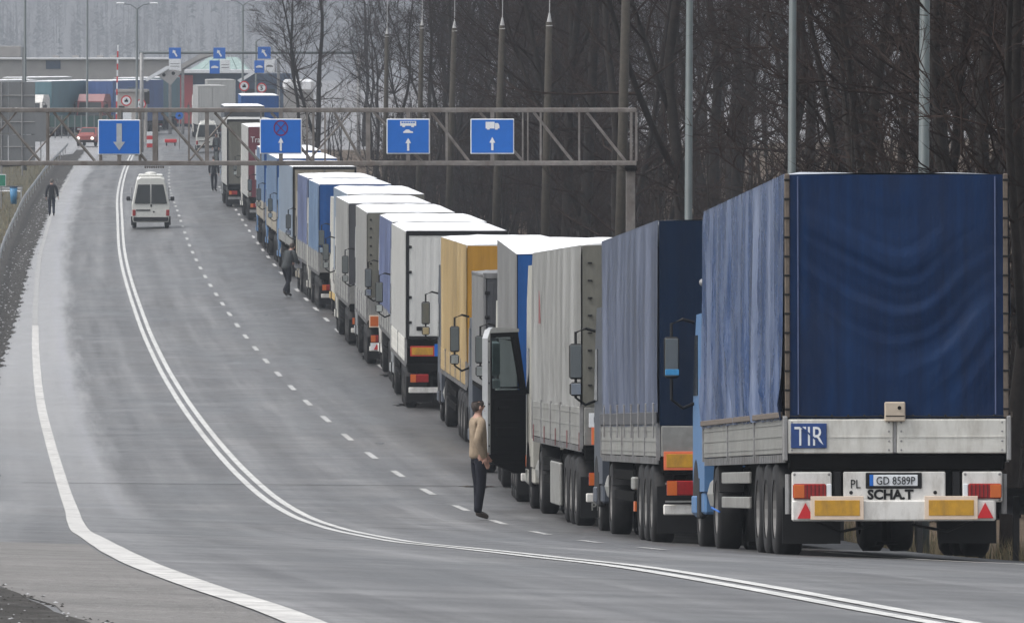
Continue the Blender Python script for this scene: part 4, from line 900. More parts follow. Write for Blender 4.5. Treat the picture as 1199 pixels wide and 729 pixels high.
def person(label, d, px, yaw, P, top_m, leg_m, hair_m, bald=False, sz=1.0, jacket=False, group=None, skinm=None):
    X = atpx(px, d); g = gxy(X, d)
    J = dict(pel=(0, 0, .93), wa=(0, 0, 1.10), ch=(0, .01, 1.30), nb=(0, -.01, 1.45), ne=(0, .01, 1.53), he=(0, .03, 1.62), cr=(0, .01, 1.70),
             ls=(-.185, -.01, 1.41), rs=(.185, -.01, 1.41), le=(-.25, -.03, 1.13), re=(.25, -.03, 1.13), lw=(-.25, .06, .89), rw=(.25, .06, .89),
             lh=(-.10, 0, .90), rh=(.10, 0, .90), lk=(-.105, .03, .50), rk=(.105, .03, .50), la=(-.11, -.02, .09), ra=(.11, -.02, .09), lt=(-.12, .15, .035), rt=(.12, .15, .035))
    J.update(P); sk = skinm or M['skin']
    vs = []; rs = []; es = []; ix = {}
    def pt(k, p, r, par=None):
        ix[k] = len(vs); vs.append(tuple(p)); rs.append(r)
        if par is not None: es.append((ix[par], ix[k]))
    pt('pel', J['pel'], .115); pt('wa', J['wa'], .115, 'pel'); pt('ch', J['ch'], .125, 'wa'); pt('nb', J['nb'], .07, 'ch'); pt('ne', J['ne'], .052, 'nb')
    pt('jaw', V(J['ne'], J['he'], .6), .068, 'ne'); pt('he', J['he'], .083, 'jaw'); pt('cr', J['cr'], .062, 'he')
    up = Vector(J['cr']) - Vector(J['ne']); fwd = Vector(J.get('face', (0, 1, 0))).normalized()
    nose = Vector(J['he']) + fwd * .100 - up.normalized() * .025; pt('no', nose, .013, 'he')
    for a in 'lr':
        pt(a + 's', J[a + 's'], .055, 'nb'); pt(a + 'e', J[a + 'e'], .042, a + 's'); pt(a + 'w', J[a + 'w'], .027, a + 'e')
        dv = (Vector(J[a + 'w']) - Vector(J[a + 'e'])).normalized(); hv = (dv + Vector(J.get(a + 'hd', (0, .15, -.1)))).normalized()
        s = -1 if a == 'l' else 1; palm = Vector(J[a + 'w']) + hv * .065; side = hv.cross(Vector((s, 0, 0)));
        side = side.normalized() if side.length > .1 else Vector((0, 1, 0)); inn = hv.cross(side)
        pt(a + 'p', palm, .032, a + 'w')
        for k in range(4):
            o = side * (.03 - .02 * k); L = (.085, .095, .088, .068)[k]
            f1 = palm + hv * .03 + o; f2 = f1 + hv * L * .5; f3 = f2 + (hv * .8 + inn * .45 * (1 if s < 0 else -1)).normalized() * L * .45
            pt(a + 'f%d1' % k, f1, .0105, a + 'p'); pt(a + 'f%d2' % k, f2, .0095, a + 'f%d1' % k); pt(a + 'f%d3' % k, f3, .008, a + 'f%d2' % k)
        t1 = Vector(J[a + 'w']) + hv * .035 + side * .035; pt(a + 't1', t1, .012, a + 'p'); pt(a + 't2', t1 + (hv + side).normalized() * .045, .0095, a + 't1')
        pt(a + 'h', J[a + 'h'], .085, 'pel'); pt(a + 'k', J[a + 'k'], .056, a + 'h'); pt(a + 'a', J[a + 'a'], .038, a + 'k'); pt(a + 't', J[a + 't'], .028, a + 'a')
    b = skin(vs, es, rs, 'person', sk, None, 1)
    b.location = (X, d, g + .015); b.rotation_euler = (0, 0, yaw); b.scale = (sz, sz, sz * 1.1)
    tag(b, label, 'person', group)
    # garments
    hem = V(J['pel'], J['wa'], -.45 if jacket else -.12)
    e = .022 if not jacket else .034
    gv = [V(J['pel'], J['wa'], -.75 if jacket else -.55), V(J['pel'], J['wa'], .1), J['wa'], J['ch'], V(J['ch'], J['nb'], .95)]; ge = [(0, 1), (1, 2), (2, 3), (3, 4)]; gr = [.140 + e, .138 + e, .128 + e, .130 + e, .078]
    for a in 'lr':
        i = len(gv); gv += [J[a + 's'], J[a + 'e'], V(J[a + 'e'], J[a + 'w'], 1.05)]; gr += [.062 + e * .7, .052 + e * .6, .040 + e * .5]; ge += [(4, i), (i, i + 1), (i + 1, i + 2)]
    skin(gv, ge, gr, 'jacket' if jacket else 'sweater', top_m, b, 2)
    tv = [V(J['pel'], J['wa'], .5), J['pel']]; te = [(0, 1)]; tr = [.125, .13]
    for a in 'lr':
        i = len(tv); tv += [J[a + 'h'], V(J[a + 'h'], J[a + 'k'], .5), J[a + 'k'], V(J[a + 'k'], J[a + 'a'], .55), V(J[a + 'k'], J[a + 'a'], 1.02)]; tr += [.105, .098, .080, .072, .072]
        te += [(1, i)] + [(i + q, i + q + 1) for q in range(4)]
    skin(tv, te, tr, 'trousers', leg_m, b, 2)
    for a in 'lr':
        A, Tt = J[a + 'a'], J[a + 't']; skin([V(A, Tt, -.2), V(A, Tt, .5), V(A, Tt, 1.15)], [(0, 1), (1, 2)], [.046, .044, .034], 'shoe', M['shoe'], b, 1)
    # hair: a cap over the back of the skull
    mb = MB(); c = Vector(J['he']) + (Vector(J['cr']) - Vector(J['he'])) * .32 - fwd * .012
    upn = up.normalized(); rt = fwd.cross(upn).normalized(); fw = upn.cross(rt)
    lo = -.75 if not bald else -.85
    def hf(u, v):
        a = u * 2 * math.pi; front = .5 + .5 * math.cos(a)      # a=0 is the brow
        b0 = lo + (1.25 - (.2 if bald else 0)) * front ** 1.3; bt = math.pi / 2 if not bald else max(b0 + .12, .62)
        bb = b0 + (bt - b0) * v; q = .102 + .004 * math.sin(a * 7)
        return tuple(c + (fw * math.cos(a) * math.cos(bb) * 1.06 + rt * math.sin(a) * math.cos(bb) * .93 + upn * math.sin(bb) * 1.08) * q)
    mb.grid(hf, 24, 8); mb.build('hair', hair_m, b, True)
    for s in (-1, 1):
        mb = MB(); p = Vector(J['he']) + fw * .082 + rt * s * .033 + upn * .008; mb.ball(p, .013, 8, 5); mb.build('eye', M['eye'], b)
        mb = MB(); p = Vector(J['he']) + rt * s * .088 - fw * .008 - upn * .005; mb.ball(p, (.014, .026, .036), 8, 5); mb.build('ear', sk, b, True)
    mb = MB(); p = Vector(J['he']) + fw * .083 - upn * .062; mb.ball(p, (.022, .008, .007), 8, 4); mb.build('mouth', M['lip'], b)
    return b
M['skin'] = plain('skin', (.42, .24, .18), .55, 0, .1, 20); M['lip'] = plain('lips', (.3, .11, .1), .5); M['eye'] = plain('eyes', (.03, .025, .02), .2)
M['shoe'] = plain('dark_shoe', (.035, .025, .02), .5); M['hairb'] = plain('brown_hair', (.045, .032, .025), .8, 0, .4, 30); M['hairg'] = plain('grey_hair', (.12, .11, .10), .8)
M['beige_k'] = cloth('beige_knit', (.29, .225, .16)); M['navy_t'] = cloth('dark_trousers', (.012, .013, .02)); M['darkj'] = cloth('charcoal_jacket', (.022, .023, .028)); M['greyj'] = cloth('grey_anorak', (.055, .06, .062)); M['jean'] = cloth('dark_jeans', (.02, .025, .04)); M['paper'] = plain('sheet_of_paper', (.75, .76, .82), .7)
person('balding man in beige sweater and dark trousers standing by the open cab door', 142, 560, R(-66),
       dict(pel=(0, .0, .94), ch=(0, -.005, 1.30), nb=(0, -.03, 1.45), ne=(0, -.01, 1.53), he=(0, .015, 1.625), cr=(0, -.03, 1.70), face=(0.1, .86, .36), re=(.27, -.14, 1.15), rw=(.24, .0, .90), le=(-.235, .02, 1.14), lw=(-.20, .19, .95), rhd=(-.05, .2, -.5), lhd=(0, .3, -.5),
            lk=(-.10, .04, .50), la=(-.12, .05, .09), lt=(-.15, .21, .035), rk=(.10, .01, .50), ra=(.10, -.06, .09), rt=(.13, .10, .035)), M['beige_k'], M['navy_t'], M['hairb'], bald=True)
pb = person('man in grey anorak striding along the trucks with a sheet of paper', 327, 336, R(-35),
       dict(pel=(0, -.03, .90), wa=(0, .04, 1.06), ch=(0, .12, 1.24), nb=(0, .2, 1.36), ne=(0, .25, 1.42), he=(0, .30, 1.49), cr=(0, .32, 1.57), face=(0, .9, -.45), ls=(-.18, .17, 1.33), rs=(.18, .17, 1.33), le=(-.26, .16, 1.06), lw=(-.16, .38, 1.02), re=(.25, .2, 1.06), rw=(.16, .43, 1.04),
            lh=(-.10, -.03, .88), rh=(.10, -.03, .88), lk=(-.10, .18, .50), la=(-.10, .20, .09), lt=(-.11, .37, .035), rk=(.10, -.02, .48), ra=(.10, -.30, .16), rt=(.11, -.16, .05)), M['greyj'], M['navy_t'], M['hairb'], jacket=True, sz=1.1)
mb = MB(); mb.box(-.12, .12, -.003, .003, -.15, .15); pp = mb.build('sheet_of_paper', M['paper'], None); pp.matrix_world = pb.matrix_basis @ Matrix.Translation((.10, .50, 1.0)) @ Euler((R(20), 0, R(25))).to_matrix().to_4x4()
tag(pp, 'white sheet of paper held by the man in grey anorak', 'paper')
walk = dict(lk=(-.10, .12, .50), la=(-.10, .10, .09), lt=(-.11, .27, .035), rk=(.10, .0, .49), ra=(.10, -.16, .12), rt=(.11, -.02, .04), le=(-.27, -.06, 1.14), lw=(-.28, .02, .9), re=(.29, .0, 1.14), rw=(.33, .10, .92))
person('man in dark jacket walking away along the left edge of the road', 470, 60.5, R(4), walk, M['darkj'], M['jean'], M['hairg'], jacket=True, sz=1.02)
person('man in dark clothes standing by the trucks, the nearer of two', 540, 250.5, R(-12), dict(la=(-.06, -.02, .09), lt=(-.07, .14, .035), ra=(.08, -.05, .09)), M['darkj'], M['navy_t'], M['hairb'], jacket=True, sz=1.12, group='two men in dark clothes beside the far trucks')
person('man in dark clothes further off by the trucks, the farther of two', 650, 253.5, R(150), {}, M['darkj'], M['navy_t'], M['hairb'], jacket=True, sz=1.12, group='two men in dark clothes beside the far trucks')

# ------------------------------------------------------------------ border post, far end
def root_at(name, px, d, label, cat, group=None, rot=0, dz=0):
    X = atpx(px, d); return empty(name, (X, d, gxy(X, d) + dz), (0, 0, rot), label, cat, group)
M['wallg'] = plain('grey_render', (.33, .32, .31), .8, 0, .15, 1); M['wallb'] = plain('beige_cladding', (.42, .39, .36), .7, 0, .12, 1); M['roofw'] = plain('white_fascia', (.72, .73, .75), .6, 0, .08)
M['wred'] = plain('red_cladding', (.33, .05, .055), .6, 0, .1, 1); M['skyl'] = plain('pale_green_glazing', (.35, .46, .44), .25); M['dgreen'] = plain('dark_green_mesh', (.03, .075, .065), .8); M['dblue'] = plain('dark_blue_cladding', (.03, .06, .11), .6)
def blockpx(r, px0, px1, py0, py1, d, y0, y1, name, m, c=.03, label=None):
    x, y, z = r.location; mb = MB(); mb.box(atpx(px0, d) - x, atpx(px1, d) - x, y0, y1, zpx(py1, d) - z, zpx(py0, d) - z, c); return mb.build(name, m, r, label=label)
# big sign board seen from behind
dB = 590; r = root_at('sign_board', 20, dB, 'large grey sign board seen from behind on the left verge', 'sign board')
for c in range(3):
    for q in range(3):
        blockpx(r, -6 + c * 16, 9.3 + c * 16, 96 + q * 31, 126 + q * 31, dB, 0, .06, 'board_panel', M['signgrey'], .01)
for px in (2, 26): blockpx(r, px - .8, px + .8, 95, 206, dB, -.12, -.005, 'post', M['steel'])
for py in (112, 143, 172): blockpx(r, -6, 41, py - .7, py + .7, dB, -.06, -.003, 'cross_bar', M['steel'])
r = root_at('notice_board', 48, 640, 'small grey panel beside the large sign board', 'notice board')
blockpx(r, 41, 54, 131, 166, 640, 0, .05, 'board_panel', M['signgrey'], .01); blockpx(r, 47, 48.5, 131, 195, 640, .06, .14, 'post', M['steel'])
for k in range(5): pass
r = root_at('green_sign', 3, 500, 'small green sign at the left edge above the blue bin', 'sign')
blockpx(r, -6, 7, 204, 218.5, 500, 0, .04, 'sign_panel', M['signw'], .01); blockpx(r, -5.3, 6.3, 204.8, 217.7, 500, -.01, .005, 'sign_face', plain('sign_green', (.01, .22, .13), .5), .004); blockpx(r, .5, 2, 190, 245, 500, .045, .11, 'post', M['steel'])
r = root_at('blue_bin', 16, 505, 'blue litter bin behind the left guard rail', 'bin')
mb = MB(); mb.tube([(0, 0, .05), (0, 0, 1.0)], [.17, .22], 12); mb.build('bin_body', plain('bin_blue', (.05, .22, .42), .5), r, True); mb = MB(); mb.tube([(0, 0, .98), (0, 0, 1.06)], [.24, .235], 12); mb.build('bin_rim', M['dblue'], r)
# booth and bits in the middle of the road
dK = 742; r = root_at('control_booth', 154, dK, 'pale control booth in the middle of the road with round signs in front', 'booth')
blockpx(r, 137, 171, 108, 167, dK, 0, 3, 'wall', M['wallb']); blockpx(r, 135.5, 173, 104.5, 108, dK, -.2, 3.2, 'roof', M['wallg']); blockpx(r, 169, 175, 107, 122, dK, -.1, .5, 'lamp_box', M['black'], .02)
blockpx(r, 150, 158, 104.5 - 2.6, 104.4, dK, .2, .6, 'roof_lamp', M['dblue'], .02); blockpx(r, 163, 169, 124, 140, dK, -.03, .05, 'window', M['glass'], .01); blockpx(r, 139, 146, 124, 140, dK, -.03, .05, 'window', M['glass'], .01)
def round_sign(px, py, d, rad, label, face, symbol=None, dyp=None, border='redr'):
    r = root_at('round_sign', px, d, label, 'road sign', 'round signs at the border post'); zc = zpx(py, d) - r.location.z
    mb = MB(); mb.tube([(0, .05, 0), (0, .05, zc + .1)], .045, 8); mb.build('post', M['steel'], r)
    mb = MB(); mb.tube([(0, .0, zc), (0, -.03, zc)], rad, 24); o = mb.build('sign_panel', M[border], r)
    mb = MB(); mb.tube([(0, -.03, zc), (0, -.045, zc)], rad * .76, 24); mb.build('sign_face', M[face], o)
    if symbol: text(symbol, rad * 1.2, 'lettering', M['black'], o, (0, -.05, zc - rad * .42), bold=.012)
    else:
        q = MB(); q.box(-rad * .35, rad * .35, -.055, -.046, zc - rad * .25, zc + rad * .12, .01); q.tube([(-rad * .1, -.05, zc + rad * .25), (rad * .2, -.05, zc + rad * .25)], rad * .14, 6); q.build('sign_symbol', M['chassis'], o)
round_sign(148, 118, 726, .44, 'round red edged sign with a lorry, left of two before the booth', 'signw')
round_sign(165, 122, 727, .42, 'round red edged sign, right of two before the booth', 'signw')
round_sign(306.5, 103, 640, .36, 'round speed limit sign with a five above the queue', 'signw', '5')
round_sign(286, 101, 655, .38, 'round red edged sign left of the speed limit sign', 'signw')
round_sign(210, 135.5, 720, .32, 'round blue sign low on the road island', 'blue', border='blue')
r = root_at('distance_plate', 149, 724, 'square white plate below the round lorry sign', 'sign'); blockpx(r, 144, 154, 131, 141, 724, 0, .04, 'sign_panel', M['signw'], .01); blockpx(r, 148.4, 149.6, 131, 170, 724, .045, .1, 'post', M['steel'])
r = root_at('striped_bollard', 176, 728, 'red and white bollard at the tip of the road island', 'bollard')
z0 = 0
for k in range(4): mb = MB(); mb.box(-.28, .28, -.15, .15, k * .32, k * .32 + .318, .02); mb.build('band', M['redr'] if k % 2 == 0 else M['signw'], r)
r = root_at('barrier_arm', 136, 735, 'raised red and white barrier arm left of the booth', 'barrier')
for k in range(14): mb = MB(); mb.box(-.06 + k * .012, .06 + k * .012, -.03, .03, 1.1 + k * .52, 1.1 + k * .52 + .518); mb.build('band', M['redr'] if k % 2 == 0 else M['signw'], r)
mb = MB(); mb.box(-.2, .2, -.2, .2, 0, 1.1, .03); mb.build('barrier_housing', M['wallb'], r)
r = root_at('red_barrier', 200, 735, 'small red road barrier on the plaza', 'barrier'); mb = MB(); mb.box(-.5, .5, -.12, .12, .25, .55, .05); mb.build('board', M['redr'], r)
for s in (-.35, .35): mb = MB(); mb.box(s - .05, s + .05, -.2, .2, 0, .26); mb.build('foot', M['black'], r)
# mast arm with the far lane signs
dM = 705; r = root_at('mast_arm', 166, dM, 'long horizontal pipe carrying small blue signs at the border post', 'mast arm')
x0, y0, z0 = r.location; zm = zpx(62, dM) - z0
mb = MB(); mb.tube([(0, 0, 0), (0, 0, zm)], .16, 10); mb.build('mast', M['steel'], r, True)
mb = MB(); mb.tube([(-.2, 0, zm), (atpx(420, dM) - x0, 0, zm)], .10, 8); mb.build('arm', M['lamp'], r, True)
mb = MB(); mb.tube([(atpx(420, dM) - x0, 0, -2), (atpx(420, dM) - x0, 0, zm)], .16, 10); mb.build('mast', M['steel'], r, True)
def small_sign(a, b, c, e, face, label, sym):
    r = root_at('small_sign', (a + b) / 2, dM - .3, label, 'road sign', 'small signs on the far mast arm'); r.location.z = zpx(e, dM)
    w = atpx(b, dM) - atpx(a, dM); h = zpx(c, dM) - zpx(e, dM); mb = MB(); mb.box(-w / 2, w / 2, -.02, .02, 0, h, .01); o = mb.build('sign_panel', M[face], r)
    if sym == 'arrow':
        q = arrow(0, h * .15, h * .85, w * .13, w * .36, h * .25, -.025); an = R(-32)
        q.v = [(x * math.cos(an) + (z - h / 2) * math.sin(an), y, h / 2 - x * math.sin(an) + (z - h / 2) * math.cos(an)) for x, y, z in q.v]; q.build('arrow', M['signw'], o)
    elif sym == 'car': q = MB(); q.prism([(-w * .35, h * .42), (w * .35, h * .42), (w * .35, h * .52), (w * .1, h * .6), (-w * .15, h * .6), (-w * .35, h * .5)], XZ, -.03, -.021); q.build('car_symbol', M['signw'] if face == 'blue' else M['signgrey'], o)
    else: q = MB(); q.box(-w * .38, w * .38, -.03, -.021, h * .3, h * .36); q.box(-w * .38, w * .38, -.03, -.021, h * .55, h * .6); q.build('text_bar', M['signgrey'], o)
for (a, b), (c, e), f, lb, sy in (((198, 212), (56, 69), 'blue', 'small blue sign with slanting arrow, leftmost on the mast arm', 'arrow'), ((250, 264), (56, 69), 'blue', 'small blue sign with slanting arrow, middle of three on the mast arm', 'arrow'), ((302, 317), (55, 69), 'blue', 'small blue sign with slanting arrow, rightmost on the mast arm', 'arrow'), ((198, 212), (69.4, 82), 'signw', 'small white sign hung under the leftmost blue arrow', 'bars'), ((245.5, 257.5), (71, 86.5), 'blue', 'small blue car sign under the middle arrow', 'car'), ((258, 269.5), (70, 84), 'signw', 'small white sign beside the middle blue car sign', 'bars'), ((298, 309.5), (71, 85.5), 'blue', 'small blue car sign under the right arrow', 'car'), ((310, 321.5), (70.5, 84.5), 'signw', 'small white sign with a grey symbol under the right arrow', 'car')):
    small_sign(a, b, c, e, f, lb, sy)
# buildings
dT = 860; r = root_at('terminal_building', 255, dT, 'border terminal with red wall and pale green glass roof light', 'building', dz=-.5)
blockpx(r, 206, 340, 86, 150, dT, 0, 14, 'wall', M['dblue']); blockpx(r, 205, 226, 88, 145, dT, -.5, 0.02, 'red_wall', M['wred']); blockpx(r, 200, 300, 81.5, 85.8, dT, -1.2, 15, 'roof_edge', M['roofw'])
x0, y0, z0 = r.location; ax = lambda p: atpx(p, dT) - x0; az = lambda p: zpx(p, dT) - z0
for k in range(5):
    f = lambda t: (ax(222) + (ax(291) - ax(222)) * t, ax(244) + (ax(277) - ax(244)) * t)
    (a0, a1), (b0, b1) = f(k / 5), f((k + 1) / 5); mb = MB(); mb.prism([(a0 + .03, az(81.5)), (b0 - .03, az(81.5)), (b1 - .03, az(67)), (a1 + .03, az(67))], lambda a, b, t: (a, t + (b - az(81.5)) * .8, b), 1.0, 1.2); mb.build('glass_pane', M['skyl'], r)
mb = MB(); mb.prism([(ax(222), az(81.5)), (ax(291), az(81.5)), (ax(277), az(67.5)), (ax(244), az(67.5))], lambda a, b, t: (a, t, b), 2.4, 8); mb.build('roof_light_core', M['skyl'], r)
for k in range(5): blockpx(r, 212 + k * 24, 226 + k * 24, 104, 118, dT, -.06, .05, 'window', M['glass'], .01)
dL = 900; r = root_at('long_building', 90, dL, 'long low grey building with white roof edge behind the parked trucks', 'building', dz=-.3)
blockpx(r, -30, 206, 70, 135, dL, 0, 10, 'wall', M['wallg']); blockpx(r, -31, 207, 67.6, 70, dL, -.4, 10.4, 'roof_edge', M['roofw'])
blockpx(r, 54, 71, 71, 81, dL, -.05, .05, 'window', M['dblue'], .01)
for px in (60, 83, 112, 128): blockpx(r, px, px + 7, 65, 67.5, dL, 3, 5, 'roof_vent', M['wallg'])
dC = 800; r = root_at('canopy', 205, dC, 'grey canopy with slanting white edged beams over the checkpoint', 'canopy')
x0, y0, z0 = r.location; ax = lambda p: atpx(p, dC) - x0; az = lambda p: zpx(p, dC) - z0
mb = MB(); mb.prism([(ax(169), az(93)), (ax(172), az(95.5)), (ax(199), az(80)), (ax(199), az(77.5)), (ax(195), az(77.5))], XZ, 0, 1.2); mb.build('roof_beam', M['roofw'], r)
mb = MB(); mb.prism([(ax(185), az(89)), (ax(200), az(100)), (ax(213), az(84)), (ax(199), az(80.4))], XZ, .1, .5); o = mb.build('gusset', M['wallg'], r)
for p in ((192, 88), (203, 86)): q = MB(); q.tube([(ax(p[0]), .09, az(p[1])), (ax(p[0]), .12, az(p[1]))], .16, 12); q.build('gusset_hole', M['chassis'], o)
mb = MB(); pts = [(ax(212 + k * 5), az(76 - 17 * math.sin(k / 8 * 1.5))) for k in range(9)]; mb.prism(pts + [(a, b - .45) for a, b in pts[::-1]], XZ, 0, 9); mb.build('arched_roof', M['wallg'], r)
for p in (199, 214): mb = MB(); mb.tube([(ax(p), .3, 0), (ax(p), .3, az(82))], .14, 8); mb.build('column', M['steel'], r)
mb = MB(); mb.prism([(ax(278), az(94)), (ax(281), az(97)), (ax(326), az(68)), (ax(326), az(66))], XZ, 0, 1.0); mb.build('roof_beam', M['roofw'], r)
mb = MB(); mb.tube([(ax(326), .3, 0), (ax(326), .3, az(66))], .14, 8); mb.build('column', M['steel'], r)
dH = 690; r = root_at('snowy_kiosk', 350, dH, 'grey kiosk with a snowy roof at the head of the queue', 'kiosk')
blockpx(r, 332, 366, 108, 185, dH, 0, 3, 'wall', M['wallg']); blockpx(r, 331, 367, 93, 107.7, dH, -.2, 3.2, 'snow_cover', M['snow'], .2)
# left mesh fence
dF = 775; r = root_at('mesh_fence', 85, dF, 'dark green fence in front of the parked trucks', 'fence')
x0, y0, z0 = r.location
mb = MB(); mb.box(atpx(42, dF) - x0, atpx(134, dF) - x0, -.02, .02, 1.0, 2.0); mb.build('fence_screen', M['dgreen'], r)
for k in range(13): mb = MB(); x = atpx(42 + k * 7.6, dF) - x0; mb.box(x - .05, x + .05, -.08, -.021, 0, 2.05); mb.build('fence_post', M['signgrey'], r)
# lamps at the border post
for px, d, h, sd, lb in ((29, 640, 12.5, -1, 'far lamp post above the large grey sign board'), (102, 760, 13, 0, 'far lamp post above the teal truck'), (160, 690, 11.6, 0, 'far lamp post left of the mast arm'), (299.5, 780, 8.6, 1, 'far lamp post by the rightmost small blue sign'), (284, 740, 11.8, 0, 'far lamp post above the white box trucks')):
    lamp_post(px, d, .10, lb, h, sd, group='lamp posts at the border post')
r = root_at('message_board', 12, 720, 'pale message board on a post at the top left', 'sign board'); blockpx(r, -8, 25, 54, 67, 720, 0, .3, 'board_panel', M['wallg']); blockpx(r, 26, 31, 55, 150, 720, 0, .3, 'post', M['signgrey'])

# ------------------------------------------------------------------ trees
def tree_mesh(seed, H=15.0, r0=.17, first=2.2, nb=42, spread=1.0, lean=0.0, tw=1.0, stems=1):
    rnd = random.Random(seed); T_ = MB(); C_ = MB()
    def ribbon(p, q, w):
        d = (q - p); s = d.cross(Vector((rnd.uniform(-1, 1), rnd.uniform(-1, 1), rnd.uniform(-1, 1)))).normalized() * w
        md = p.lerp(q, .5) + Vector((rnd.uniform(-1, 1), rnd.uniform(-1, 1), rnd.uniform(-.3, 1))) * d.length * .09
        C_.add([p - s, p + s, md + s * .7, md - s * .7, q], [(0, 1, 2, 3), (3, 2, 4)], 0)
    for st in range(stems):
        bx, by = (0, 0) if stems == 1 else (rnd.uniform(-.8, .8), rnd.uniform(-.8, .8)); hh = H * (1 if stems == 1 else rnd.uniform(.6, 1)); rr = r0 if stems == 1 else r0 * rnd.uniform(.5, 1)
        ph = rnd.uniform(0, 6.28); lx = lean + (0 if stems == 1 else rnd.uniform(-.22, .22)); ly = 0 if stems == 1 else rnd.uniform(-.22, .22)
        ph2 = rnd.uniform(0, 6.28); wob = (.22 if stems == 1 else .12) * hh / 15
        def tp(t): return Vector((bx + lx * hh * t + wob * (math.sin(t * 7 + ph) + .5 * math.sin(t * 17 + ph2)) * min(1, t * 3), by + ly * hh * t + wob * (math.cos(t * 6 + ph) + .5 * math.cos(t * 15 + ph2)) * min(1, t * 3), hh * t))
        n = 14; T_.tube([tp(k / n) + Vector((0, 0, -.4 if k == 0 else 0)) for k in range(n + 1)], [rr * (1.3 if k == 0 else 1) * (1 - k / n) ** .8 + .012 for k in range(n + 1)], 8 if stems == 1 else 5, 0)
        lead = [tp]
        if stems == 1:
            for q in range(rnd.choice((1, 2, 2, 3))):
                t0 = rnd.uniform(.16, .5); p0 = tp(t0); an = rnd.uniform(0, 6.28); tl = rnd.uniform(.22, .55); w1 = rnd.uniform(0, 6)
                def lp(t, p0=p0, an=an, tl=tl, w1=w1, t0=t0):
                    q_ = max(0, (t - .1) / .9); h2 = hh * (1 - t0) * .85
                    return p0 + Vector((math.cos(an) * tl * h2 * q_ ** .8 + .2 * math.sin(q_ * 8 + w1) * q_, math.sin(an) * tl * h2 * q_ ** .8 + .2 * math.cos(q_ * 7 + w1) * q_, h2 * q_))
                T_.tube([lp(.1 + .9 * k / 9) for k in range(10)], [rr * (.95 - t0) * .75 * (1 - k / 9) ** .8 + .01 for k in range(10)], 6, 0); lead.append(lp)
        az = rnd.uniform(0, 6.28)
        for b in range(nb if stems == 1 else nb // stems):
            t = first / hh + (1 - first / hh) * ((b + rnd.random()) / (nb if stems == 1 else nb // stems)) ** .9; t = min(t, .985); p = lead[b % len(lead)](max(t, .3) if b % len(lead) else t); az += 2.4 + rnd.uniform(-.5, .5)
            L = spread * (1.1 + 3.3 * (1 - t) ** .7 * rnd.uniform(.55, 1.15)); el = rnd.uniform(.1, .8) + .35 * t
            dv = Vector((math.cos(az) * math.cos(el), math.sin(az) * math.cos(el), math.sin(el))); pts = [p]; cur = p
            for k in range(4): dv = (dv + Vector((rnd.uniform(-.42, .42), rnd.uniform(-.42, .42), rnd.uniform(-.22, .34)))).normalized(); cur = cur + dv * L / 4; pts.append(cur)
            br = max(.012, rr * (1 - t) * .30); C_.tube(pts, [br, br * .8, br * .6, br * .4, .005], 4, 0, cap=False)
            for s in range(int(7 * tw)):
                f = rnd.uniform(.2, 1) * 4; i = min(int(f), 3); q = pts[i].lerp(pts[i + 1], f - i); ax_ = (pts[i + 1] - pts[i]).normalized()
                sd = (ax_ + Vector((rnd.uniform(-1, 1), rnd.uniform(-1, 1), rnd.uniform(-.5, .9))) * 1.0).normalized(); sl = L * rnd.uniform(.2, .5); e = q + sd * sl
                ribbon(q, e, .013)
                for w in range(int(6 * tw)):
                    g = rnd.uniform(.1, 1); q2 = q.lerp(e, g); wd = (sd + Vector((rnd.uniform(-1, 1), rnd.uniform(-1, 1), rnd.uniform(-.7, .9))) * 1.1).normalized()
                    ribbon(q2, q2 + wd * rnd.uniform(.25, .8) * (sl ** .5), .0075)
    return T_, C_
TV = []
for sd, kw in ((1, dict(nb=56, r0=.15)), (2, dict(H=17, nb=60, r0=.19)), (3, dict(H=13, spread=1.2, first=1.2, nb=56, r0=.13)), (4, dict(H=16, first=3.0, r0=.13, nb=50)), (5, dict(H=14, lean=.1, r0=.14, nb=54)), (6, dict(H=18, r0=.2, first=3.5, spread=1.2, nb=60))):
    a, b = tree_mesh(sd, **kw); TV.append((a.mesh('trunk', M['bark'], True), b.mesh('crown', M['twig'])))
BV = []
for sd in (11, 12, 13):
    a, b = tree_mesh(sd, H=5.5, r0=.045, first=.3, nb=48, spread=.55, stems=9, tw=.85); BV.append((a.mesh('stem', M['bark'], True), b.mesh('twigs', M['twig'])))
def plant(kind, X, Y, sc, rz, label, group, name, cat, sz=None, lean=0, z=None):
    var = (TV if kind[0] == 't' else BV)[int(kind[1])]
    zz = (gxy(X, Y) + bank(Y, X - XD(Y))) if z is None else z
    r = empty(name, (X, Y, zz - .1), (0, lean, rz), label, cat, group)
    a = inst('trunk' if kind[0] == 't' else 'stem', var[0], r, scale=(sc, sc, sz or sc)); inst('crown', var[1], r, scale=(sc, sc, sz or sc))
    return r
rt_ = random.Random(3)
TL = 'bare dark tree in the roadside wood behind the queue of trucks'; TG = 'bare trees of the roadside wood'
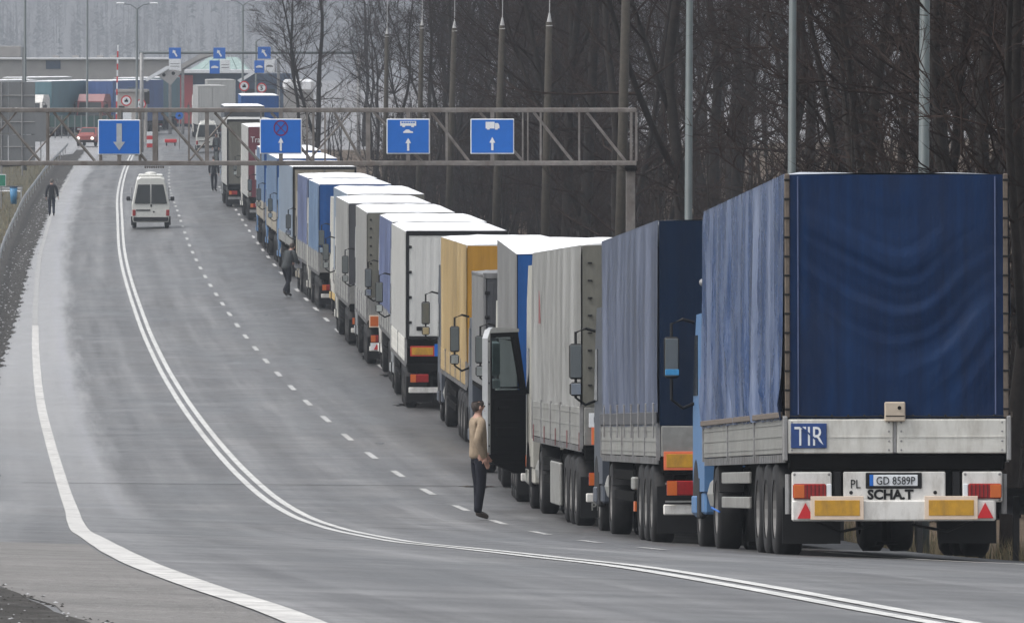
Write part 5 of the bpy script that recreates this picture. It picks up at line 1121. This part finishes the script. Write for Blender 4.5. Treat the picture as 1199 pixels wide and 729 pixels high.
for px, d, k, sc, ln, lb in ((1184, 124, 't0', .85, .035, 'leaning dark trunk close behind the right edge of the nearest truck'), (985, 176, 't3', 1.1, -.07, 'tree with a slanting trunk between the two right lamp posts'), (1049, 192, 't3', .95, .0, 'slim straight tree just left of the thickest lamp post'), (1112, 163, 't5', .95, .01, 'thick dark trunk just right of the thickest lamp post'), (1160, 158, 't1', .9, .0, 'thick dark trunk near the right edge of the picture'), (1197, 170, 't5', .9, -.01, 'dark trunk cut by the right edge of the picture'), (880, 215, 't4', 1.0, .02, 'bare tree between the two left grey lamp posts'), (700, 330, 't2', 1.1, .0, 'bare tree seen just left of the thick brown pole'), (345, 520, 't2', 1.0, .0, 'bare tree at the left end of the wood, overhanging the far trucks'), (372, 540, 't1', 1.0, .0, 'taller bare tree second from the left end of the wood')):
    X = atpx(px, d); plant(k, X, d, sc, rt_.uniform(0, 6), lb, TG, 'bare_tree', 'tree', lean=ln)
cnt = 0
while cnt < 120:
    d = 150 + 620 * rt_.random() ** 1.05; u0 = UR(d) + 3.0; X0 = XD(d) + u0; X1 = atpx(1240, d) + 2
    if X1 < X0 + 1: continue
    X = rt_.uniform(X0, X1)
    fx = 599.5 + FPX * X / d
    if fx > 760 and rt_.random() < .55: continue
    if d < 230 and rt_.random() < .5: continue
    plant('t%d' % rt_.randrange(6), X, d, rt_.uniform(.8, 1.2), rt_.uniform(0, 6.28), TL, TG, 'bare_tree', 'tree', lean=rt_.uniform(-.05, .05)); cnt += 1
cnt = 0
while cnt < 75:
    d = 140 + 450 * rt_.random(); X0 = XD(d) + UR(d) + 2.4; X1 = atpx(1230, d) + 1
    if X1 < X0 + .5: continue
    X = rt_.uniform(X0, min(X1, X0 + 14))
    if 599.5 + FPX * X / d > 780 and rt_.random() < .75: continue
    plant('b%d' % rt_.randrange(3), X, d, rt_.uniform(.8, 1.5), rt_.uniform(0, 6.28), 'bare twiggy bush at the foot of the roadside wood', 'bare bushes of the roadside wood', 'bare_bush', 'bush'); cnt += 1

# far wooded hill: one mass
rh = random.Random(5); mb = MB()
for k in range(5200):
    Y = 3010 + 2100 * rh.random() ** 1.4; X = rh.uniform(-Y * .060, Y * .03); z = -1.0 + hillz(X, Y)
    h = rh.uniform(11, 19); r_ = rh.uniform(.035, .10); mb.tube([(X, Y, z - .5), (X + rh.uniform(-.4, .4), Y, z + h)], [r_, .03], 3, 0, cap=False)
    for q in range(24):
        t = rh.uniform(.35, 1); a = rh.uniform(0, 6.28); L = rh.uniform(1, 3.4) * (1.15 - t * .6); p = Vector((X, Y, z + h * t)); e = p + Vector((math.cos(a) * L, math.sin(a) * L * .6, L * rh.uniform(.3, 1.1)))
        w = rh.uniform(.05, .13); mb.add([p + Vector((0, 0, -w)), p + Vector((0, 0, w)), e], [(0, 1, 2)], 1)
    if k % 9 == 0:
        for q in range(40):
            t = rh.uniform(.15, 1); a = rh.uniform(0, 6.28); L = 2.6 * (1.05 - t); p = Vector((X, Y, z + h * t)); e = p + Vector((math.cos(a) * L, math.sin(a) * L, -L * .35)); w = .28
            mb.add([p + Vector((0, 0, -w)), p + Vector((0, 0, w)), e], [(0, 1, 2)], 2)
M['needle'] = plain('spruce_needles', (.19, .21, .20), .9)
tag(mb.build('distant_wood', [plain('hazed_far_bark', (.22, .215, .217), .9), plain('hazed_far_twigs', (.25, .243, .243), .9), M['needle']]), 'hazy wooded hillside beyond the border post', 'wood', kind='stuff')  # trunks and twigs paled, haze put into their colours

# ------------------------------------------------------------------ verge litter: stones, slush lumps, dry grass
rg = random.Random(9); mb = MB()
for k in range(9000):
    near = rg.random() < .45; d = 40 + 55 * rg.random() if near else 95 + 500 * rg.random(); u = el(d) + .12 - 1.0 * rg.random() ** .8; x = XD(d) + u; z = gz(d, u) + .010; s = rg.uniform(.004, .016) * (2 if rg.random() < .06 else 1) if near else rg.uniform(.015, .05)
    vs = [(x + s * rg.uniform(.7, 1.3) * a, d + s * rg.uniform(.7, 1.3) * b, z + s * c * .8) for a, b, c in ((1, 0, 0), (0, 1, 0), (-1, 0, 0), (0, -1, 0), (0, 0, rg.uniform(.5, .9)))]
    mb.add(vs, [(0, 1, 4), (1, 2, 4), (2, 3, 4), (3, 0, 4)], 0 if rg.random() < (.8 if near else .8) else 1)
tag(mb.build('verge_gravel', [M['slush'], plain('crusted_snow', (.4, .4, .41), .9)]), 'grit, stones and crusted snow along the left edge of the road', 'gravel', kind='stuff')
mb = MB()
for k in range(9000):
    if k % 3: d = rg.uniform(84, 180); u = UR(d) + .1 + 3.2 * rg.random() ** 1.5
    else: d = rg.uniform(260, 700); u = -8.7 - 5 * rg.random() ** 1.5
    x = XD(d) + u; z = gz(d, u) + bank(d, u) - .02; h = rg.uniform(.12, .5); a = rg.uniform(0, 6.28); w = .008 if k % 3 else .02
    dx, dy = math.cos(a), math.sin(a); l = rg.uniform(-.6, .6) * h
    mb.add([(x - dx * w, d - dy * w, z), (x + dx * w, d + dy * w, z), (x + l * dy, d - l * dx, z + h)], [(0, 1, 2)], 0 if k % 5 else 1)
for k in range(2600):
    d = rg.uniform(98, 124); u = UR(d) + .15 + 2.6 * rg.random(); x = XD(d) + u; z = gz(d, u) + bank(d, u) - .02; h = rg.uniform(.2, .62); a = rg.uniform(0, 6.28); w = .009; dx, dy = math.cos(a), math.sin(a); l = rg.uniform(-.7, .7) * h
    mb.add([(x - dx * w, d - dy * w, z), (x + dx * w, d + dy * w, z), (x + l * dy, d - l * dx, z + h)], [(0, 1, 2)], 0 if k % 4 else 1)
tag(mb.build('dry_grass', [plain('straw', (.20, .16, .09), .9), plain('dull_green_blade', (.09, .10, .05), .9)]), 'dry winter grass on the verges', 'grass', kind='stuff')

# ------------------------------------------------------------------ air
mb = MB(); mb.box(-640, 640, -60, 5700, -13, 235)
hm = bpy.data.materials.new('winter_haze'); hm.use_nodes = True; t = hm.node_tree; t.nodes.clear()
vo = t.nodes.new('ShaderNodeVolumePrincipled'); vo.inputs['Color'].default_value = (.34, .37, .41, 1); vo.inputs['Density'].default_value = .0004; vo.inputs['Anisotropy'].default_value = 0.1
ou = t.nodes.new('ShaderNodeOutputMaterial'); t.links.new(vo.outputs[0], ou.inputs['Volume'])
hz = mb.build('haze', hm); hz['kind'] = 'stuff'; hz['label'] = 'thin winter haze lying over the whole road'
